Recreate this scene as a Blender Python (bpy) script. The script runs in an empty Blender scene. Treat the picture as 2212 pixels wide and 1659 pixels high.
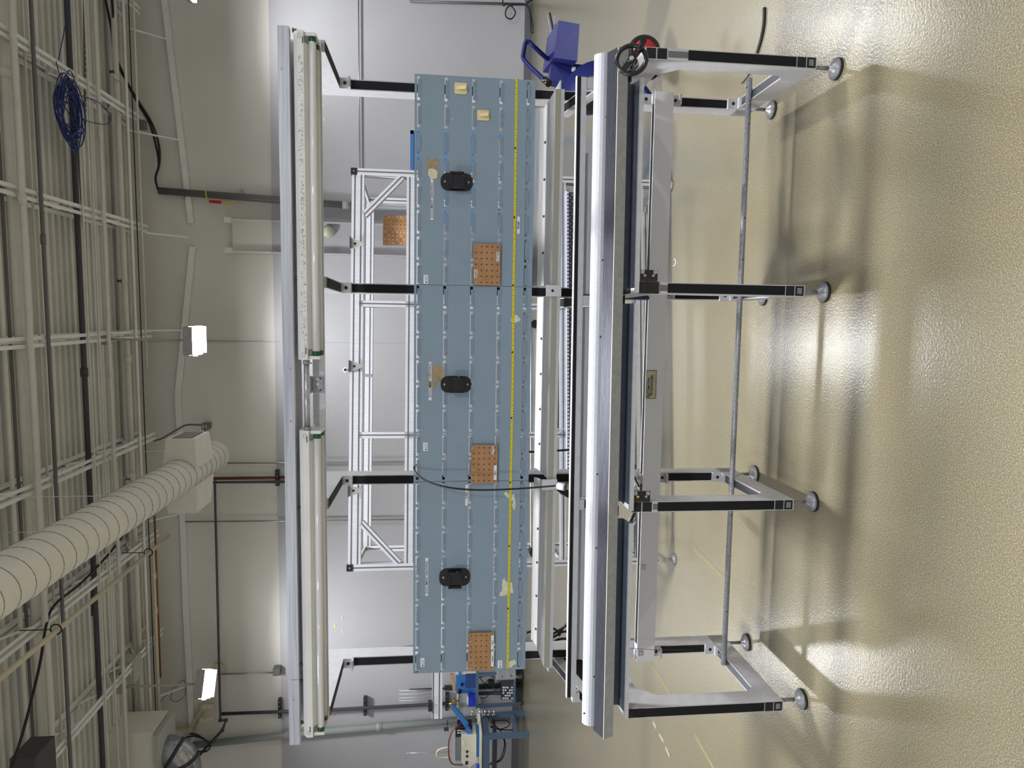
import bpy, math, random
from mathutils import Vector, Matrix, Quaternion
random.seed(7)
SC = bpy.context.scene
COL = SC.collection
# ------------------------------------------------------------------ camera
F = 1472.57
PITCH, YAW, ROLL, CH = -.11078, .102456, .005654, 1.60115
R0 = Matrix(((0, 1, 0), (0, 0, -1), (-1, 0, 0)))
RM = Matrix.Rotation(YAW, 3, 'Z') @ Matrix.Rotation(PITCH, 3, 'X') @ R0 @ Matrix.Rotation(ROLL, 3, 'Z')
cam = bpy.data.cameras.new('camera')
cam.sensor_fit = 'HORIZONTAL'; cam.sensor_width = 36; cam.lens = F / 2212 * 36
cam.clip_start = .05; cam.clip_end = 100
co = bpy.data.objects.new('camera', cam); COL.objects.link(co)
co.matrix_world = Matrix.Translation((0, 0, CH)) @ RM.to_4x4()
SC.camera = co
SC.view_settings.view_transform = 'Standard'; SC.view_settings.look = 'None'
SC.view_settings.gamma = 1; SC.view_settings.use_curve_mapping = False
SC.view_settings.exposure = -0.12
# ------------------------------------------------------------------ world: soft light of the large hall
w = bpy.data.worlds.new('hall'); SC.world = w; w.use_nodes = True
w.node_tree.nodes['Background'].inputs[0].default_value = (.93, .95, 1, 1)
w.node_tree.nodes['Background'].inputs[1].default_value = .40

# ------------------------------------------------------------------ frames of reference (room, workstation, ...)
class Fr:
    def __init__(s, rot): s.rot = rot; s.c = math.cos(rot); s.s = math.sin(rot)
    def W(s, p): return Vector((s.c*p[0]-s.s*p[1], s.s*p[0]+s.c*p[1], p[2]))
    def ray(s, x, y):
        d = RM @ Vector(((x-1106)/F, -(y-829.5)/F, -1))
        return (s.c*d[0]+s.s*d[1], -s.s*d[0]+s.c*d[1], d[2])
    def V(s, x, y, v): d = s.ray(x, y); t = v/d[1]; return Vector((d[0]*t, v, CH+d[2]*t))
    def Z(s, x, y, z): d = s.ray(x, y); t = (z-CH)/d[2]; return Vector((d[0]*t, d[1]*t, z))
    def U(s, x, y, u): d = s.ray(x, y); t = u/d[0]; return Vector((u, d[1]*t, CH+d[2]*t))
RF = Fr(0); WS = Fr(.01437); CF = Fr(.1427)

# ------------------------------------------------------------------ materials
MATS = {}
def mat(name, col, rough=.5, metal=0, noise=0, nscale=20, stretch=None, bump=0, bscale=200, emit=0, alpha=1, coat=0, spec=.5, dark=None):
    if name in MATS: return MATS[name]
    m = bpy.data.materials.new(name); m.use_nodes = True; MATS[name] = m
    nt = m.node_tree; b = nt.nodes['Principled BSDF']
    c = (*col, 1)
    b.inputs['Base Color'].default_value = c
    b.inputs['Roughness'].default_value = rough; b.inputs['Metallic'].default_value = metal
    b.inputs['Specular IOR Level'].default_value = spec
    if coat: b.inputs['Coat Weight'].default_value = coat; b.inputs['Coat Roughness'].default_value = .1
    tc = nt.nodes.new('ShaderNodeTexCoord')
    if noise:
        mp = nt.nodes.new('ShaderNodeMapping'); nt.links.new(tc.outputs['Object'], mp.inputs[0])
        if stretch: mp.inputs['Scale'].default_value = stretch
        n = nt.nodes.new('ShaderNodeTexNoise'); n.inputs['Scale'].default_value = nscale; n.inputs['Detail'].default_value = 4
        nt.links.new(mp.outputs[0], n.inputs['Vector'])
        r = nt.nodes.new('ShaderNodeValToRGB'); r.color_ramp.elements[0].position = .3; r.color_ramp.elements[1].position = .7
        dk = dark or tuple(v*(1-noise) for v in col)
        r.color_ramp.elements[0].color = (*dk, 1)
        r.color_ramp.elements[1].color = (*[min(1, v*(1+noise*.5)) for v in col], 1)
        nt.links.new(n.outputs['Fac'], r.inputs[0]); nt.links.new(r.outputs[0], b.inputs['Base Color'])
    if bump:
        n2 = nt.nodes.new('ShaderNodeTexNoise'); n2.inputs['Scale'].default_value = bscale; n2.inputs['Detail'].default_value = 2
        nt.links.new(tc.outputs['Object'], n2.inputs['Vector'])
        bp = nt.nodes.new('ShaderNodeBump'); bp.inputs['Strength'].default_value = bump; bp.inputs['Distance'].default_value = .002
        nt.links.new(n2.outputs['Fac'], bp.inputs['Height']); nt.links.new(bp.outputs[0], b.inputs['Normal'])
    if emit:
        b.inputs['Emission Color'].default_value = c; b.inputs['Emission Strength'].default_value = emit
    if alpha < 1: b.inputs['Alpha'].default_value = alpha
    return m
def s(r, g, b):  # sRGB 0-255 -> linear
    f = lambda v: (v/255)/12.92 if v/255 <= .04045 else ((v/255+.055)/1.055)**2.4
    return (f(r), f(g), f(b))
ALU = mat('anodised_aluminium', s(192, 192, 195), .45, .05, .08, 30)
ALUL = mat('bright_aluminium', s(214, 215, 220), .35, .3, .12, 6, (40, 40, 1))
ALUB = mat('brushed_aluminium', s(206, 209, 218), .3, .45, .22, 3, (1.2, 30, 60))
BLK = mat('black_slot_cover', s(24, 23, 28), .6, 0, .1, 50, spec=.25)
BLKP = mat('black_plastic', s(20, 20, 22), .3, 0, coat=.3)
HOLE = mat('dark_hollow', s(26, 25, 27), .8)
STEEL = mat('galvanised_steel', s(158, 160, 166), .42, .5, .3, 90)
ZINC = mat('zinc_steel', s(190, 192, 195), .3, .8, .2, 60)
CAST = mat('cast_zinc_foot', s(142, 142, 144), .38, .4, .2, 60)
WHITE = mat('white_enamel', s(230, 230, 228), .35, 0, .06, 8)
WHITEP = mat('painted_white_steel', s(186, 185, 178), .5, 0, .08, 12)
TUBE = mat('lamp_glass_white', s(224, 223, 222), .12, 0, coat=.5)
GREEN = mat('green_cap', s(20, 92, 52), .3, .3)
PANEL = mat('grey_blue_panel_paint', s(134, 152, 167), .42, 0, .05, 3, bump=.05)
PAN2 = mat('panel_louvre_paint', s(130, 147, 162), .45, 0, .12, 60)
YEL = mat('yellow_tape', s(222, 205, 40), .45)
INK = mat('black_ink', s(22, 22, 24), .6)
PAPER = mat('white_label_paper', s(226, 228, 234), .5)
PEG = mat('hardboard', s(170, 126, 84), .6, 0, .14, 25)
BEIGE = mat('beige_plastic', s(226, 208, 158), .4)
GLUE = mat('glue_residue', s(215, 212, 186), .6, 0, .12, 60)
CARD = mat('torn_cardboard', s(166, 146, 112), .8, 0, .3, 70)
SILV = mat('silver_hood', s(204, 206, 213), .45, .2, .08, 120)
FLUTE = mat('dark_anodised_rail', s(86, 88, 98), .36, .5, .35, 5, (1, 200, 200))
GFACE = mat('grey_rail_face', s(156, 159, 160), .5, .15, .14, 40)
DBLUE = mat('dark_blue_steel', s(108, 116, 130), .4, .2, .15, 20)
WALLU = mat('upper_wall_paint', s(224, 222, 214), .75, 0, .03, 1.5)
WALLL = mat('lower_wall_paint', s(186, 186, 191), .6, 0, .04, 1.2, bump=.05)
DECKM = mat('deck_paint', s(228, 227, 220), .65, 0, .1, 1.5)
STRUC = mat('structure_paint', s(240, 240, 236), .55, 0, .05, 4)
PIPEW = mat('pipe_paint', s(222, 219, 208), .55, 0, .06, 6)
PIPEG = mat('pipe_grey', s(112, 112, 112), .5, .2)
PIPED = mat('pipe_dark', s(74, 74, 80), .5, .2)
PVC = mat('pvc_grey', s(150, 156, 156), .4, 0, .05, 4)
COPPER = mat('rusty_copper', s(140, 86, 56), .5, .3)
CREAM = mat('cream_pvc', s(214, 203, 178), .45)
RUB = mat('black_cable', s(24, 24, 25), .5)
NAVY = mat('blue_paint', s(14, 22, 84), .5, 0, spec=.25)
LBLUE = mat('light_blue_paint', s(80, 146, 226), .45)
TBLUE = mat('table_blue_paint', s(84, 104, 128), .45)
RED = mat('red_plastic', s(196, 34, 44), .35)
DUCTM = mat('duct_paint', s(236, 233, 222), .5, 0, .04, 8)
SEAM = mat('duct_seam', s(120, 117, 106), .6)
BASEB = mat('grey_cove', s(104, 105, 110), .6)
PERF = mat('perforated_zinc', s(92, 90, 84), .5, .3)
CLEAR = mat('clear_acrylic', s(210, 214, 220), .08, 0, alpha=.28)
MBLUE = mat('machine_blue', s(58, 120, 190), .4)
MCREAM = mat('machine_cream', s(222, 219, 200), .45)
MDARK = mat('machine_dark', s(52, 56, 66), .45, 0, .5, 40)
DGREY = mat('dark_grey_paint', s(70, 70, 70), .55)

# ------------------------------------------------------------------ mesh building
class MB:
    def __init__(s): s.v = []; s.f = []; s.mi = []; s.mats = []; s.sm = []; s.cur = 0
    def m(s, material):
        if material not in s.mats: s.mats.append(material)
        s.cur = s.mats.index(material); return s
    def face(s, idx, smooth=False): s.f.append(idx); s.mi.append(s.cur); s.sm.append(smooth)
    def add(s, pts): n = len(s.v); s.v += [Vector(p) for p in pts]; return n
    def hexa(s, p):  # 8 points: bottom 4, top 4
        n = s.add(p)
        for q in ((0, 3, 2, 1), (4, 5, 6, 7), (0, 1, 5, 4), (1, 2, 6, 5), (2, 3, 7, 6), (3, 0, 4, 7)): s.face([n+i for i in q])
        return s
    def box(s, x0, x1, y0, y1, z0, z1):
        x0, x1 = sorted((x0, x1)); y0, y1 = sorted((y0, y1)); z0, z1 = sorted((z0, z1))
        return s.hexa([(x0, y0, z0), (x1, y0, z0), (x1, y1, z0), (x0, y1, z0), (x0, y0, z1), (x1, y0, z1), (x1, y1, z1), (x0, y1, z1)])
    def quad(s, a, b, c, d): n = s.add([a, b, c, d]); s.face([n, n+1, n+2, n+3]); return s
    def beam(s, a, b, w, d, up=(0, 0, 1)):  # rectangular bar from a to b; w across, d along "up"
        a = Vector(a); b = Vector(b); t = (b-a).normalized(); sd = t.cross(Vector(up))
        if sd.length < 1e-4: sd = t.cross(Vector((0, 1, 0)))
        sd.normalize(); u = sd.cross(t).normalized(); sd *= w/2; u *= d/2
        return s.hexa([a-sd-u, a+sd-u, b+sd-u, b-sd-u, a-sd+u, a+sd+u, b+sd+u, b-sd+u])
    def tube(s, path, r, n=10, cap=True):
        path = [Vector(p) for p in path]; N = len(path); rs = r if isinstance(r, (list, tuple)) else [r]*N
        t0 = (path[1]-path[0]).normalized()
        ref = Vector((0, 0, 1)) if abs(t0.z) < .9 else Vector((1, 0, 0))
        nn = t0.cross(ref).normalized(); base = []
        for i, p in enumerate(path):
            if i == 0: t = t0
            elif i == N-1: t = (path[-1]-path[-2]).normalized()
            else: t = ((path[i+1]-p).normalized()+(p-path[i-1]).normalized()).normalized()
            nn = (nn-t*nn.dot(t)).normalized(); bb = t.cross(nn)
            base.append(s.add([p+(nn*math.cos(2*math.pi*k/n)+bb*math.sin(2*math.pi*k/n))*rs[i] for k in range(n)]))
        for i in range(N-1):
            for k in range(n): s.face([base[i]+k, base[i]+(k+1) % n, base[i+1]+(k+1) % n, base[i+1]+k], True)
        if cap: s.face([base[0]+k for k in range(n)][::-1]); s.face([base[-1]+k for k in range(n)])
        return s
    def cyl(s, a, b, r, n=16): return s.tube([a, b], r, n)
    def lathe(s, org, axis, prof, n=24):  # prof: (radius, height along axis)
        ax = Vector(axis).normalized(); ref = Vector((0, 0, 1)) if abs(ax.z) < .9 else Vector((1, 0, 0))
        a = ax.cross(ref).normalized(); b = ax.cross(a); o = Vector(org); rows = []
        for r, h in prof: rows.append(s.add([o+ax*h+(a*math.cos(2*math.pi*k/n)+b*math.sin(2*math.pi*k/n))*r for k in range(n)]))
        for i in range(len(prof)-1):
            for k in range(n): s.face([rows[i]+k, rows[i]+(k+1) % n, rows[i+1]+(k+1) % n, rows[i+1]+k], True)
        s.face([rows[0]+k for k in range(n)][::-1]); s.face([rows[-1]+k for k in range(n)])
        return s
    def prism(s, pts, off):  # planar polygon pts extruded by vector off
        n = len(pts); o = Vector(off); a = s.add(pts); b = s.add([Vector(p)+o for p in pts])
        s.face([a+i for i in range(n)][::-1]); s.face([b+i for i in range(n)])
        for i in range(n): s.face([a+i, a+(i+1) % n, b+(i+1) % n, b+i])
        return s
    def build(s, name, org=(0, 0, 0), mirror=None):
        me = bpy.data.meshes.new(name); o = Vector(org)
        me.from_pydata([tuple(v-o) for v in s.v], [], s.f)
        for m_ in s.mats: me.materials.append(m_)
        for p, i, q in zip(me.polygons, s.mi, s.sm): p.material_index = i; p.use_smooth = q
        import bmesh
        bm = bmesh.new(); bm.from_mesh(me); bmesh.ops.recalc_face_normals(bm, faces=bm.faces); bm.to_mesh(me); bm.free()
        return bpy.data.objects.new(name, me)
def sm(path, k=6):  # catmull-rom smoothing of a path
    P = [Vector(p) for p in path]; P = [P[0]]+P+[P[-1]]; out = []
    for i in range(1, len(P)-2):
        for j in range(k):
            t = j/k; a, b, c, d = P[i-1:i+3]
            out.append(.5*((2*b)+(c-a)*t+(2*a-5*b+4*c-d)*t*t+(3*b-a-3*c+d)*t**3))
    out.append(P[-2]); return out
class T:  # a top-level thing; coordinates of its parts are given in the frame fr
    def __init__(s, name, label, cat, org, fr=WS, group=None):
        s.o = bpy.data.objects.new(name, None); s.o.empty_display_size = .05; COL.objects.link(s.o)
        s.org = Vector(org); s.fr = fr; s.o.location = fr.W(s.org); s.o.rotation_euler = (0, 0, fr.rot)
        s.o['label'] = label; s.o['category'] = cat
        if group: s.o['group'] = group
    def part(s, name, mb, parent=None, label=None):
        ob = mb.build(name, s.org); COL.objects.link(ob); ob.parent = parent or s.o
        if label: ob['label'] = label
        return ob
def solo(name, label, cat, mb, org, fr=WS, group=None, kind=None):
    ob = mb.build(name, org); COL.objects.link(ob); ob.location = fr.W(Vector(org)); ob.rotation_euler = (0, 0, fr.rot)
    if kind == 'structure': ob['kind'] = kind
    else:
        ob['label'] = label; ob['category'] = cat
        if kind: ob['kind'] = kind
    if group: ob['group'] = group
    return ob
def struct(name, mb, fr=RF): return solo(name, None, None, mb, (0, 0, 0), fr, kind='structure')
def text_mb(mb, body, p, size, fr_dir=(1, 0, 0), up=(0, 0, 1), bold=0, align='CENTER', sx=1, body_mat=None):
    cu = bpy.data.curves.new('t', 'FONT'); cu.body = body; cu.size = size; cu.align_x = align; cu.align_y = 'CENTER'; cu.offset = bold; cu.resolution_u = 2
    o = bpy.data.objects.new('t', cu); COL.objects.link(o)
    dg = bpy.context.evaluated_depsgraph_get(); me = bpy.data.meshes.new_from_object(o.evaluated_get(dg))
    n = len(mb.v); d = Vector(fr_dir); u = Vector(up); p = Vector(p)
    mb.m(body_mat or INK)
    mb.v += [p+d*(v.co.x*sx)+u*v.co.y for v in me.vertices]
    for q in me.polygons: mb.face([n+i for i in q.vertices])
    bpy.data.objects.remove(o); bpy.data.curves.remove(cu); bpy.data.meshes.remove(me)

# ================================================================== SETTING
YW = 12.17
# floor
fm = bpy.data.materials.new('epoxy_floor'); fm.use_nodes = True; nt = fm.node_tree; b = nt.nodes['Principled BSDF']
tc = nt.nodes.new('ShaderNodeTexCoord')
def nz(sc, det=3, rough=.5):
    n = nt.nodes.new('ShaderNodeTexNoise'); n.inputs['Scale'].default_value = sc; n.inputs['Detail'].default_value = det; n.inputs['Roughness'].default_value = rough
    nt.links.new(tc.outputs['Object'], n.inputs['Vector']); return n
def ramp(src, stops):
    r = nt.nodes.new('ShaderNodeValToRGB'); e = r.color_ramp.elements
    while len(e) < len(stops): e.new(.5)
    for i, (p, c) in enumerate(stops): e[i].position = p; e[i].color = (*c, 1)
    nt.links.new(src, r.inputs[0]); return r
def mix(a, b_, fac, mode='MIX'):
    m = nt.nodes.new('ShaderNodeMix'); m.data_type = 'RGBA'; m.blend_type = mode
    for sck, val in ((m.inputs[0], fac), (m.inputs[6], a), (m.inputs[7], b_)):
        if hasattr(val, 'outputs'): nt.links.new(val.outputs[0], sck)
        elif isinstance(val, (int, float)): sck.default_value = val
        else: sck.default_value = (*val, 1)
    m.outputs[2]  # colour result
    return m
blot = ramp(nz(.9, 5, .65).outputs['Fac'], [(.3, s(114, 112, 97)), (.5, s(130, 120, 92)), (.7, s(126, 122, 104))])
speck = ramp(nz(230, 3, .75).outputs['Fac'], [(.34, s(38, 30, 18)), (.45, s(104, 95, 72)), (.56, s(138, 130, 106)), (.68, s(212, 206, 184))])
mm = nt.nodes.new('ShaderNodeMix'); mm.data_type = 'RGBA'; mm.inputs[0].default_value = .6
nt.links.new(blot.outputs[0], mm.inputs[6]); nt.links.new(speck.outputs[0], mm.inputs[7])
nt.links.new(mm.outputs[2], b.inputs['Base Color'])
b.inputs['Roughness'].default_value = .3
b.inputs['Specular IOR Level'].default_value = .35
b.inputs['Coat Weight'].default_value = .9; b.inputs['Coat Roughness'].default_value = .2; b.inputs['Coat IOR'].default_value = 1.5
bn = nz(105, 2, .5); bp = nt.nodes.new('ShaderNodeBump'); bp.inputs['Strength'].default_value = .42; bp.inputs['Distance'].default_value = .0016
nt.links.new(bn.outputs['Fac'], bp.inputs['Height']); nt.links.new(bp.outputs[0], b.inputs['Normal']); nt.links.new(bp.outputs[0], b.inputs['Coat Normal'])
struct('floor', MB().m(fm).quad((-14, -8, 0), (13, -8, 0), (13, YW+.05, 0), (-14, YW+.05, 0)))
# back wall: furred lower wall standing 3 cm proud of the upper one
mb = MB().m(WALLU).box(-14, 13, YW+.03, YW+.2, 4.38, 6.85)
mb.m(WALLL).box(-14, 13, YW, YW+.2, 0, 4.38)
struct('wall_back', mb)
# grey cove base
struct('baseboard_back', MB().m(BASEB).box(-14, 13, YW-.02, YW, 0, .13))
# wall side boards far outside the picture are left out; roof deck
mb = MB().m(DECKM); y = 2.0; prof = []
while y < YW+.1:
    for dy, dz in ((0, 0), (.055, .0), (.062, .085), (.132, .085), (.139, 0)): prof.append((y+dy, 6.66+dz))
    y += .15
n = mb.add([(-14, a, z) for a, z in prof]+[(13, a, z) for a, z in prof]); N = len(prof)
for i in range(N-1): mb.face([n+i, n+N+i, n+N+i+1, n+i+1])
struct('ceiling', mb)
# wall girt angle: sloped white strips across the back wall
gs = [((355, 0), (413, 482)), ((416, 533), (384, 854)), ((384, 854), (389, 948)), ((389, 948), (401, 1313)), ((401, 1313), (419, 1659))]
for i, (p, q) in enumerate(gs):
    a = RF.V(*p, YW-.02); c = RF.V(*q, YW-.02)
    if i == 0: a = a+(a-c)*.25
    if i == 4: c = c+(c-a)*.5
    struct('trim_%d' % (i+1), MB().m(STRUC).beam(a, c, .05, .085, (0, 0, 1)))
# steel column in front of the wall
cx0, cx1 = .975, 1.475
t = T('steel_column', 'painted steel column on the back wall with two pale flange edges', 'column', (1.22, YW-.12, 0), RF)
def colm(x0, x1, y0, y1, z1): return MB().m(WALLL).box(x0, x1, y0, y1, 0, 4.38).m(WALLU).box(x0, x1, y0, y1, 4.38, z1)
t.part('web', colm(cx0, cx1, YW-.06, YW-.005, 5.02))
t.part('flange', colm(cx0-.02, cx0, YW-.2, YW-.005, 5.02))
t.part('flange', colm(cx1, cx1+.02, YW-.2, YW-.005, 5.02))
for xx in (cx0, cx1):
    t.part('angle_clip', MB().m(STRUC).box(xx-.03, xx+.06, YW-.1, YW-.06, 5.02, 5.14))

# ------------------------------------------------------------------ roof joists
JX = [6.42, 4.71, 2.998, 1.291, -.422, -2.148, -3.834, -5.606, -7.33]
jn = ['beyond the upper edge of the pipes at far right', 'at the right end of the roof, outermost in view', 'carrying the coil of blue cable', 'second from the column side with a conduit hung below', 'above the middle hanging light', 'just right of the round duct end', 'left of the round duct, beside the hanging cream pipe', 'above the left hanging light', 'outermost on the left by the heater box']
for X, lb in zip(JX, jn):
    t = T('roof_joist', 'white open-web steel roof joist '+lb, 'joist', (X, 11.95, 6.34), RF, 'white open-web joists under the roof deck')
    y0 = 3.0; y1 = 12.02
    b1 = MB().m(STRUC); b2 = MB().m(STRUC); wb = MB().m(STRUC)
    for sx in (-.045, .045):
        b1.box(X+sx-.022, X+sx+.022, y0, y1, 6.33, 6.336).box(X+sx*.55-.003, X+sx*.55+.003, y0, y1, 6.336, 6.38)
        b2.box(X+sx-.022, X+sx+.022, y0, YW+.02, 6.652, 6.658).box(X+sx*.55-.003, X+sx*.55+.003, y0, YW+.02, 6.61, 6.652)
    y = y1-.15; k = 0; pts = []
    while y > y0: pts.append((X, y, 6.36 if k % 2 == 0 else 6.63)); y -= .42; k += 1
    for a, c in zip(pts, pts[1:]): wb.beam(a, c, .022, .03)
    t.part('bottom_chord', b1); t.part('top_chord', b2); t.part('web', wb)
# ledger along wall
solo('ledger_angle', 'long white ledger angle under the deck along the back wall', 'angle', MB().m(STRUC).box(-13, 12, 11.5, 11.58, 6.52, 6.6), (0, 11.5, 6.5), RF)
solo('dark_ledger_bar', 'dark strip bar behind the white ledger at the deck edge', 'bar', MB().m(PIPED).box(-13, 12, 11.66, 11.7, 6.55, 6.63), (0, 11.66, 6.5), RF)
# kicker braces joist -> wall girt
for (p, q), lb in zip([((277, 61), (359, 85)), ((270, 280), (387, 303)), ((314, 503), (405, 513)), ((250, 715), (391, 713)), ((318, 1127), (388, 1109)), ((343, 1504), (400, 1482))],
                  ['above the blue cable coil', 'under the joist with the blue cable coil', 'beside the steel column', 'behind the middle hanging light rod', 'beyond the round duct', 'behind the left hanging light rod']):
    a = RF.V(*p, 11.6); c = RF.V(*q, YW-.04)
    solo('wall_brace', 'short white brace strut to the wall '+lb, 'brace', MB().m(STRUC).beam(a, c, .02, .05), a, RF, 'short white braces to the back wall')
# ------------------------------------------------------------------ pipes running left-right below the deck
def hpipe(name, label, cat, px, z, r, m, x0=-13, x1=12, coup=(), group=None):
    y = RF.Z(px, 800, z)[1]
    mb = MB().m(m).cyl((x0, y, z), (x1, y, z), r, 12)
    for cxx in coup: mb.cyl((cxx-.06, y, z), (cxx+.06, y, z), r*1.35, 12)
    return solo(name, label, cat, mb, (x0, y, z), RF, group)
G1 = 'painted sprinkler and conduit pipes under the roof'
hpipe('sprinkler_pipe', 'thickest cream painted pipe under the roof, furthest from the wall', 'pipe', 47, 6.42, .055, PIPEW, coup=(2.6, -3.9), group=G1)
hpipe('sprinkler_pipe', 'medium cream painted pipe beside the thickest roof pipe', 'pipe', 68, 6.28, .034, PIPEW, coup=(1.2, -2.9), group=G1)
hpipe('conduit', 'bare grey conduit under the roof with small couplings', 'conduit', 108, 6.3, .022, PIPEG, coup=(.8, -3.0), group=G1)
hpipe('conduit', 'thin cream conduit next to the bare grey conduit', 'conduit', 90, 6.45, .016, PIPEW, group=G1)
hpipe('dark_pipe', 'dark grey pipe crossing above the joists through the blue coil', 'pipe', 182, 6.45, .036, PIPED, coup=(-.9,), group=G1)
hpipe('conduit', 'very thin cream conduit just below the dark grey roof pipe', 'conduit', 195, 6.3, .014, PIPEW, group=G1)
hpipe('conduit', 'second thin cream conduit crossing the middle of the joists', 'conduit', 218, 6.3, .014, PIPEW, group=G1)
hpipe('sprinkler_pipe', 'cream pipe with collar couplings crossing in front of the joists', 'pipe', 238, 6.27, .027, PIPEW, coup=(2.4, -.95, -4.1), group=G1)
hpipe('sprinkler_pipe', 'fat cream pipe close to the wall ledger', 'pipe', 277, 6.42, .042, PIPEW, coup=(-.8,), group=G1)
hpipe('conduit', 'cream conduit nearest the wall with a small junction box', 'conduit', 318, 6.25, .016, PIPEW, x0=-.95, group=G1)
hpipe('cable_run', 'thin dark cable run sagging along the back wall top', 'cable', 308, 6.3, .008, RUB, group=G1)
hpipe('conduit', 'white square edged conduit along the wall in front of the ledger', 'conduit', 297, 6.3, .02, STRUC, group=G1)
hpipe('copper_pipe', 'rusty copper pipe along the wall at left of the round duct', 'pipe', 322, 6.2, .016, COPPER, x0=-6.2, x1=-3.4, group=G1)
hpipe('cream_pipe', 'cream plastic pipe along the wall beside the copper pipe', 'pipe', 316, 6.22, .026, CREAM, x0=-7.6, x1=-3.9, coup=(-4.4, -5.0), group=G1)
hpipe('conduit', 'grey conduit pair highest under the deck', 'conduit', 26, 6.5, .018, PIPEG, group=G1)
hpipe('conduit', 'cream pipe furthest out at the image edge', 'conduit', 12, 6.5, .026, PIPEW, group=G1)
# perforated struts between joists
for (p, q), lb in zip([((150, 215), (172, 480)), ((182, 0), (184, 240)), ((196, 1030), (199, 1330)), ((162, 215), (180, 490))], ['passing behind the blue coil', 'above the blue coil', 'beside the dark pipe at the duct', 'next to the blue coil']):
    a = RF.Z(*p, 6.5); c = RF.Z(*q, 6.5); mb = MB().m(PERF).beam(a, c, .045, .012)
    L = (c-a).length; n = int(L/.08); d = (c-a)/max(n, 1)
    mb.m(PAPER)
    for i in range(n): mb.beam(a+d*(i+.3)+Vector((0, 0, -.008)), a+d*(i+.6)+Vector((0, 0, -.008)), .014, .002)
    solo('perforated_strut', 'olive grey perforated strut under the deck '+lb, 'strut', mb, a, RF, 'perforated struts under the deck')
# junction box on conduit by blue coil joist
c = RF.Z(308, 270, 6.25); solo('junction_box', 'small grey junction box at the wall end of a joist', 'box', MB().m(PIPEG).box(c.x-.07, c.x+.07, c.y-.05, c.y+.05, 6.2, 6.3), c, RF)
# sprinkler heads
for p, lb in (((240, 155), 'near the blue coil'), ((257, 607), 'between the two middle joists'), ((275, 1034), 'beside the round duct')):
    c = RF.Z(*p, 6.3); t = T('fire_sprinkler', 'tiny dark sprinkler head on its cream stub '+lb, 'sprinkler', c, RF, 'sprinkler heads below the pipes')
    t.part('stub', MB().m(PIPEW).cyl(c, c+Vector((0, .5, .1)), .015, 8)); t.part('nozzle', MB().m(RUB).lathe(c+Vector((0, 0, -.03)), (0, 0, 1), [(.03, 0), (.012, .012), (.012, .03), (.03, .04)], 10))
# blue cable coil
c0 = RF.Z(157, 240, 6.2)
mb = MB().m(mat('blue_cable', s(30, 52, 120), .5))
random.seed(3)
for k in range(22):
    cx_ = c0.x+random.uniform(-.1, .1); cy_ = c0.y+random.uniform(-.08, .08); rx = random.uniform(.2, .42); ry = random.uniform(.17, .3); ph = random.uniform(0, 6.28)
    pts = [(cx_+rx*math.cos(a+ph)+.03*math.sin(3*a), cy_+ry*math.sin(a+ph), 6.2+.02*math.sin(2*a+k)+.004*k) for a in [2*math.pi*i/22 for i in range(23)]]
    mb.tube(pts, .007, 5)
mb.tube(sm([RF.Z(126, 130, 6.25), RF.Z(140, 60, 6.25), RF.Z(149, 0, 6.25), RF.Z(152, -60, 6.25)]), .006, 5)
mb.tube(sm([RF.Z(121, 132, 6.25), RF.Z(128, 160, 6.25), RF.Z(142, 200, 6.22)]), .006, 5)
mb.tube(sm([RF.Z(170, 205, 6.2), RF.Z(215, 222, 6.2), RF.Z(237, 250, 6.2), RF.Z(232, 268, 6.2), RF.Z(190, 262, 6.2), RF.Z(165, 245, 6.2)]), .006, 5)
solo('cable_coil', 'tangled coil of blue network cable hanging under the joist', 'cable', mb, c0, RF)
# black cables over the wall into grey riser pipe
mb = MB().m(RUB)
for dx in (0, 9):
    mb.tube(sm([RF.V(222+dx*2, -30, 11.2), RF.V(240+dx*.7, 60, 11.3), RF.V(246, 110, 11.5), RF.V(262-dx*.3, 150, 11.6), RF.V(290+dx*.4, 210, 11.8), RF.V(322+dx*.6, 265, 12), RF.V(337+dx*.7, 315, 12.05), RF.V(343+dx*.1, 355, 12.05), RF.V(336, 385, 12.05), RF.V(342, 411, 12.06)]), .018, 8)
solo('black_cables', 'pair of black cables hanging from the roof into the grey riser pipe', 'cable', mb, RF.V(300, 210, 12), RF)
# grey riser pipe by the column
yp = 12.1; xa = RF.V(343, 412, yp)
t = T('riser_pipe', 'grey plastic riser pipe on the back wall fed by two black cables', 'pipe', (xa.x, yp, 0), RF)
t.part('lower_pipe', MB().m(PVC).cyl((1.80, yp, .0), (1.80, yp, 3.1), .055, 18))
mb = MB().m(PIPEG).cyl((1.80, yp, 3.1), (xa.x, yp, xa.z), .058, 18).m(HOLE).cyl((xa.x, yp, xa.z), (xa.x, yp, xa.z+.004), .05, 18)
t.part('upper_pipe', mb, label='dark grey upper pipe')
t.part('coupling', MB().m(PVC).cyl((1.80, yp, 3.06), (1.80, yp, 3.2), .066, 18))
mb = MB().m(ZINC)
for px in (397, 520):
    c = RF.V(px, 418, yp); mb.box(c.x-.08, c.x+.08, YW-.06, YW+.01, c.z-.02, c.z+.02)
t.part('strap', mb)
mb = MB().m(mat('yellow_strap', s(206, 192, 84), .5)); a = RF.V(444, 412, 12.0); mb.tube(sm([a, RF.V(447, 428, 11.96), RF.V(460, 436, 11.97), RF.V(482, 439, 11.98), RF.V(500, 442, 11.98), RF.V(506, 440, 11.98), RF.V(480, 437, 11.98)]), .012, 6)
t2 = T('yellow_tie', 'yellow tie with red tag looped on the grey riser pipe', 'tie', a, RF); t2.part('loop', mb)
t2.part('tag', MB().m(RED).beam(RF.V(452, 435, 11.95), RF.V(478, 437, 11.95), .01, .05))

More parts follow.
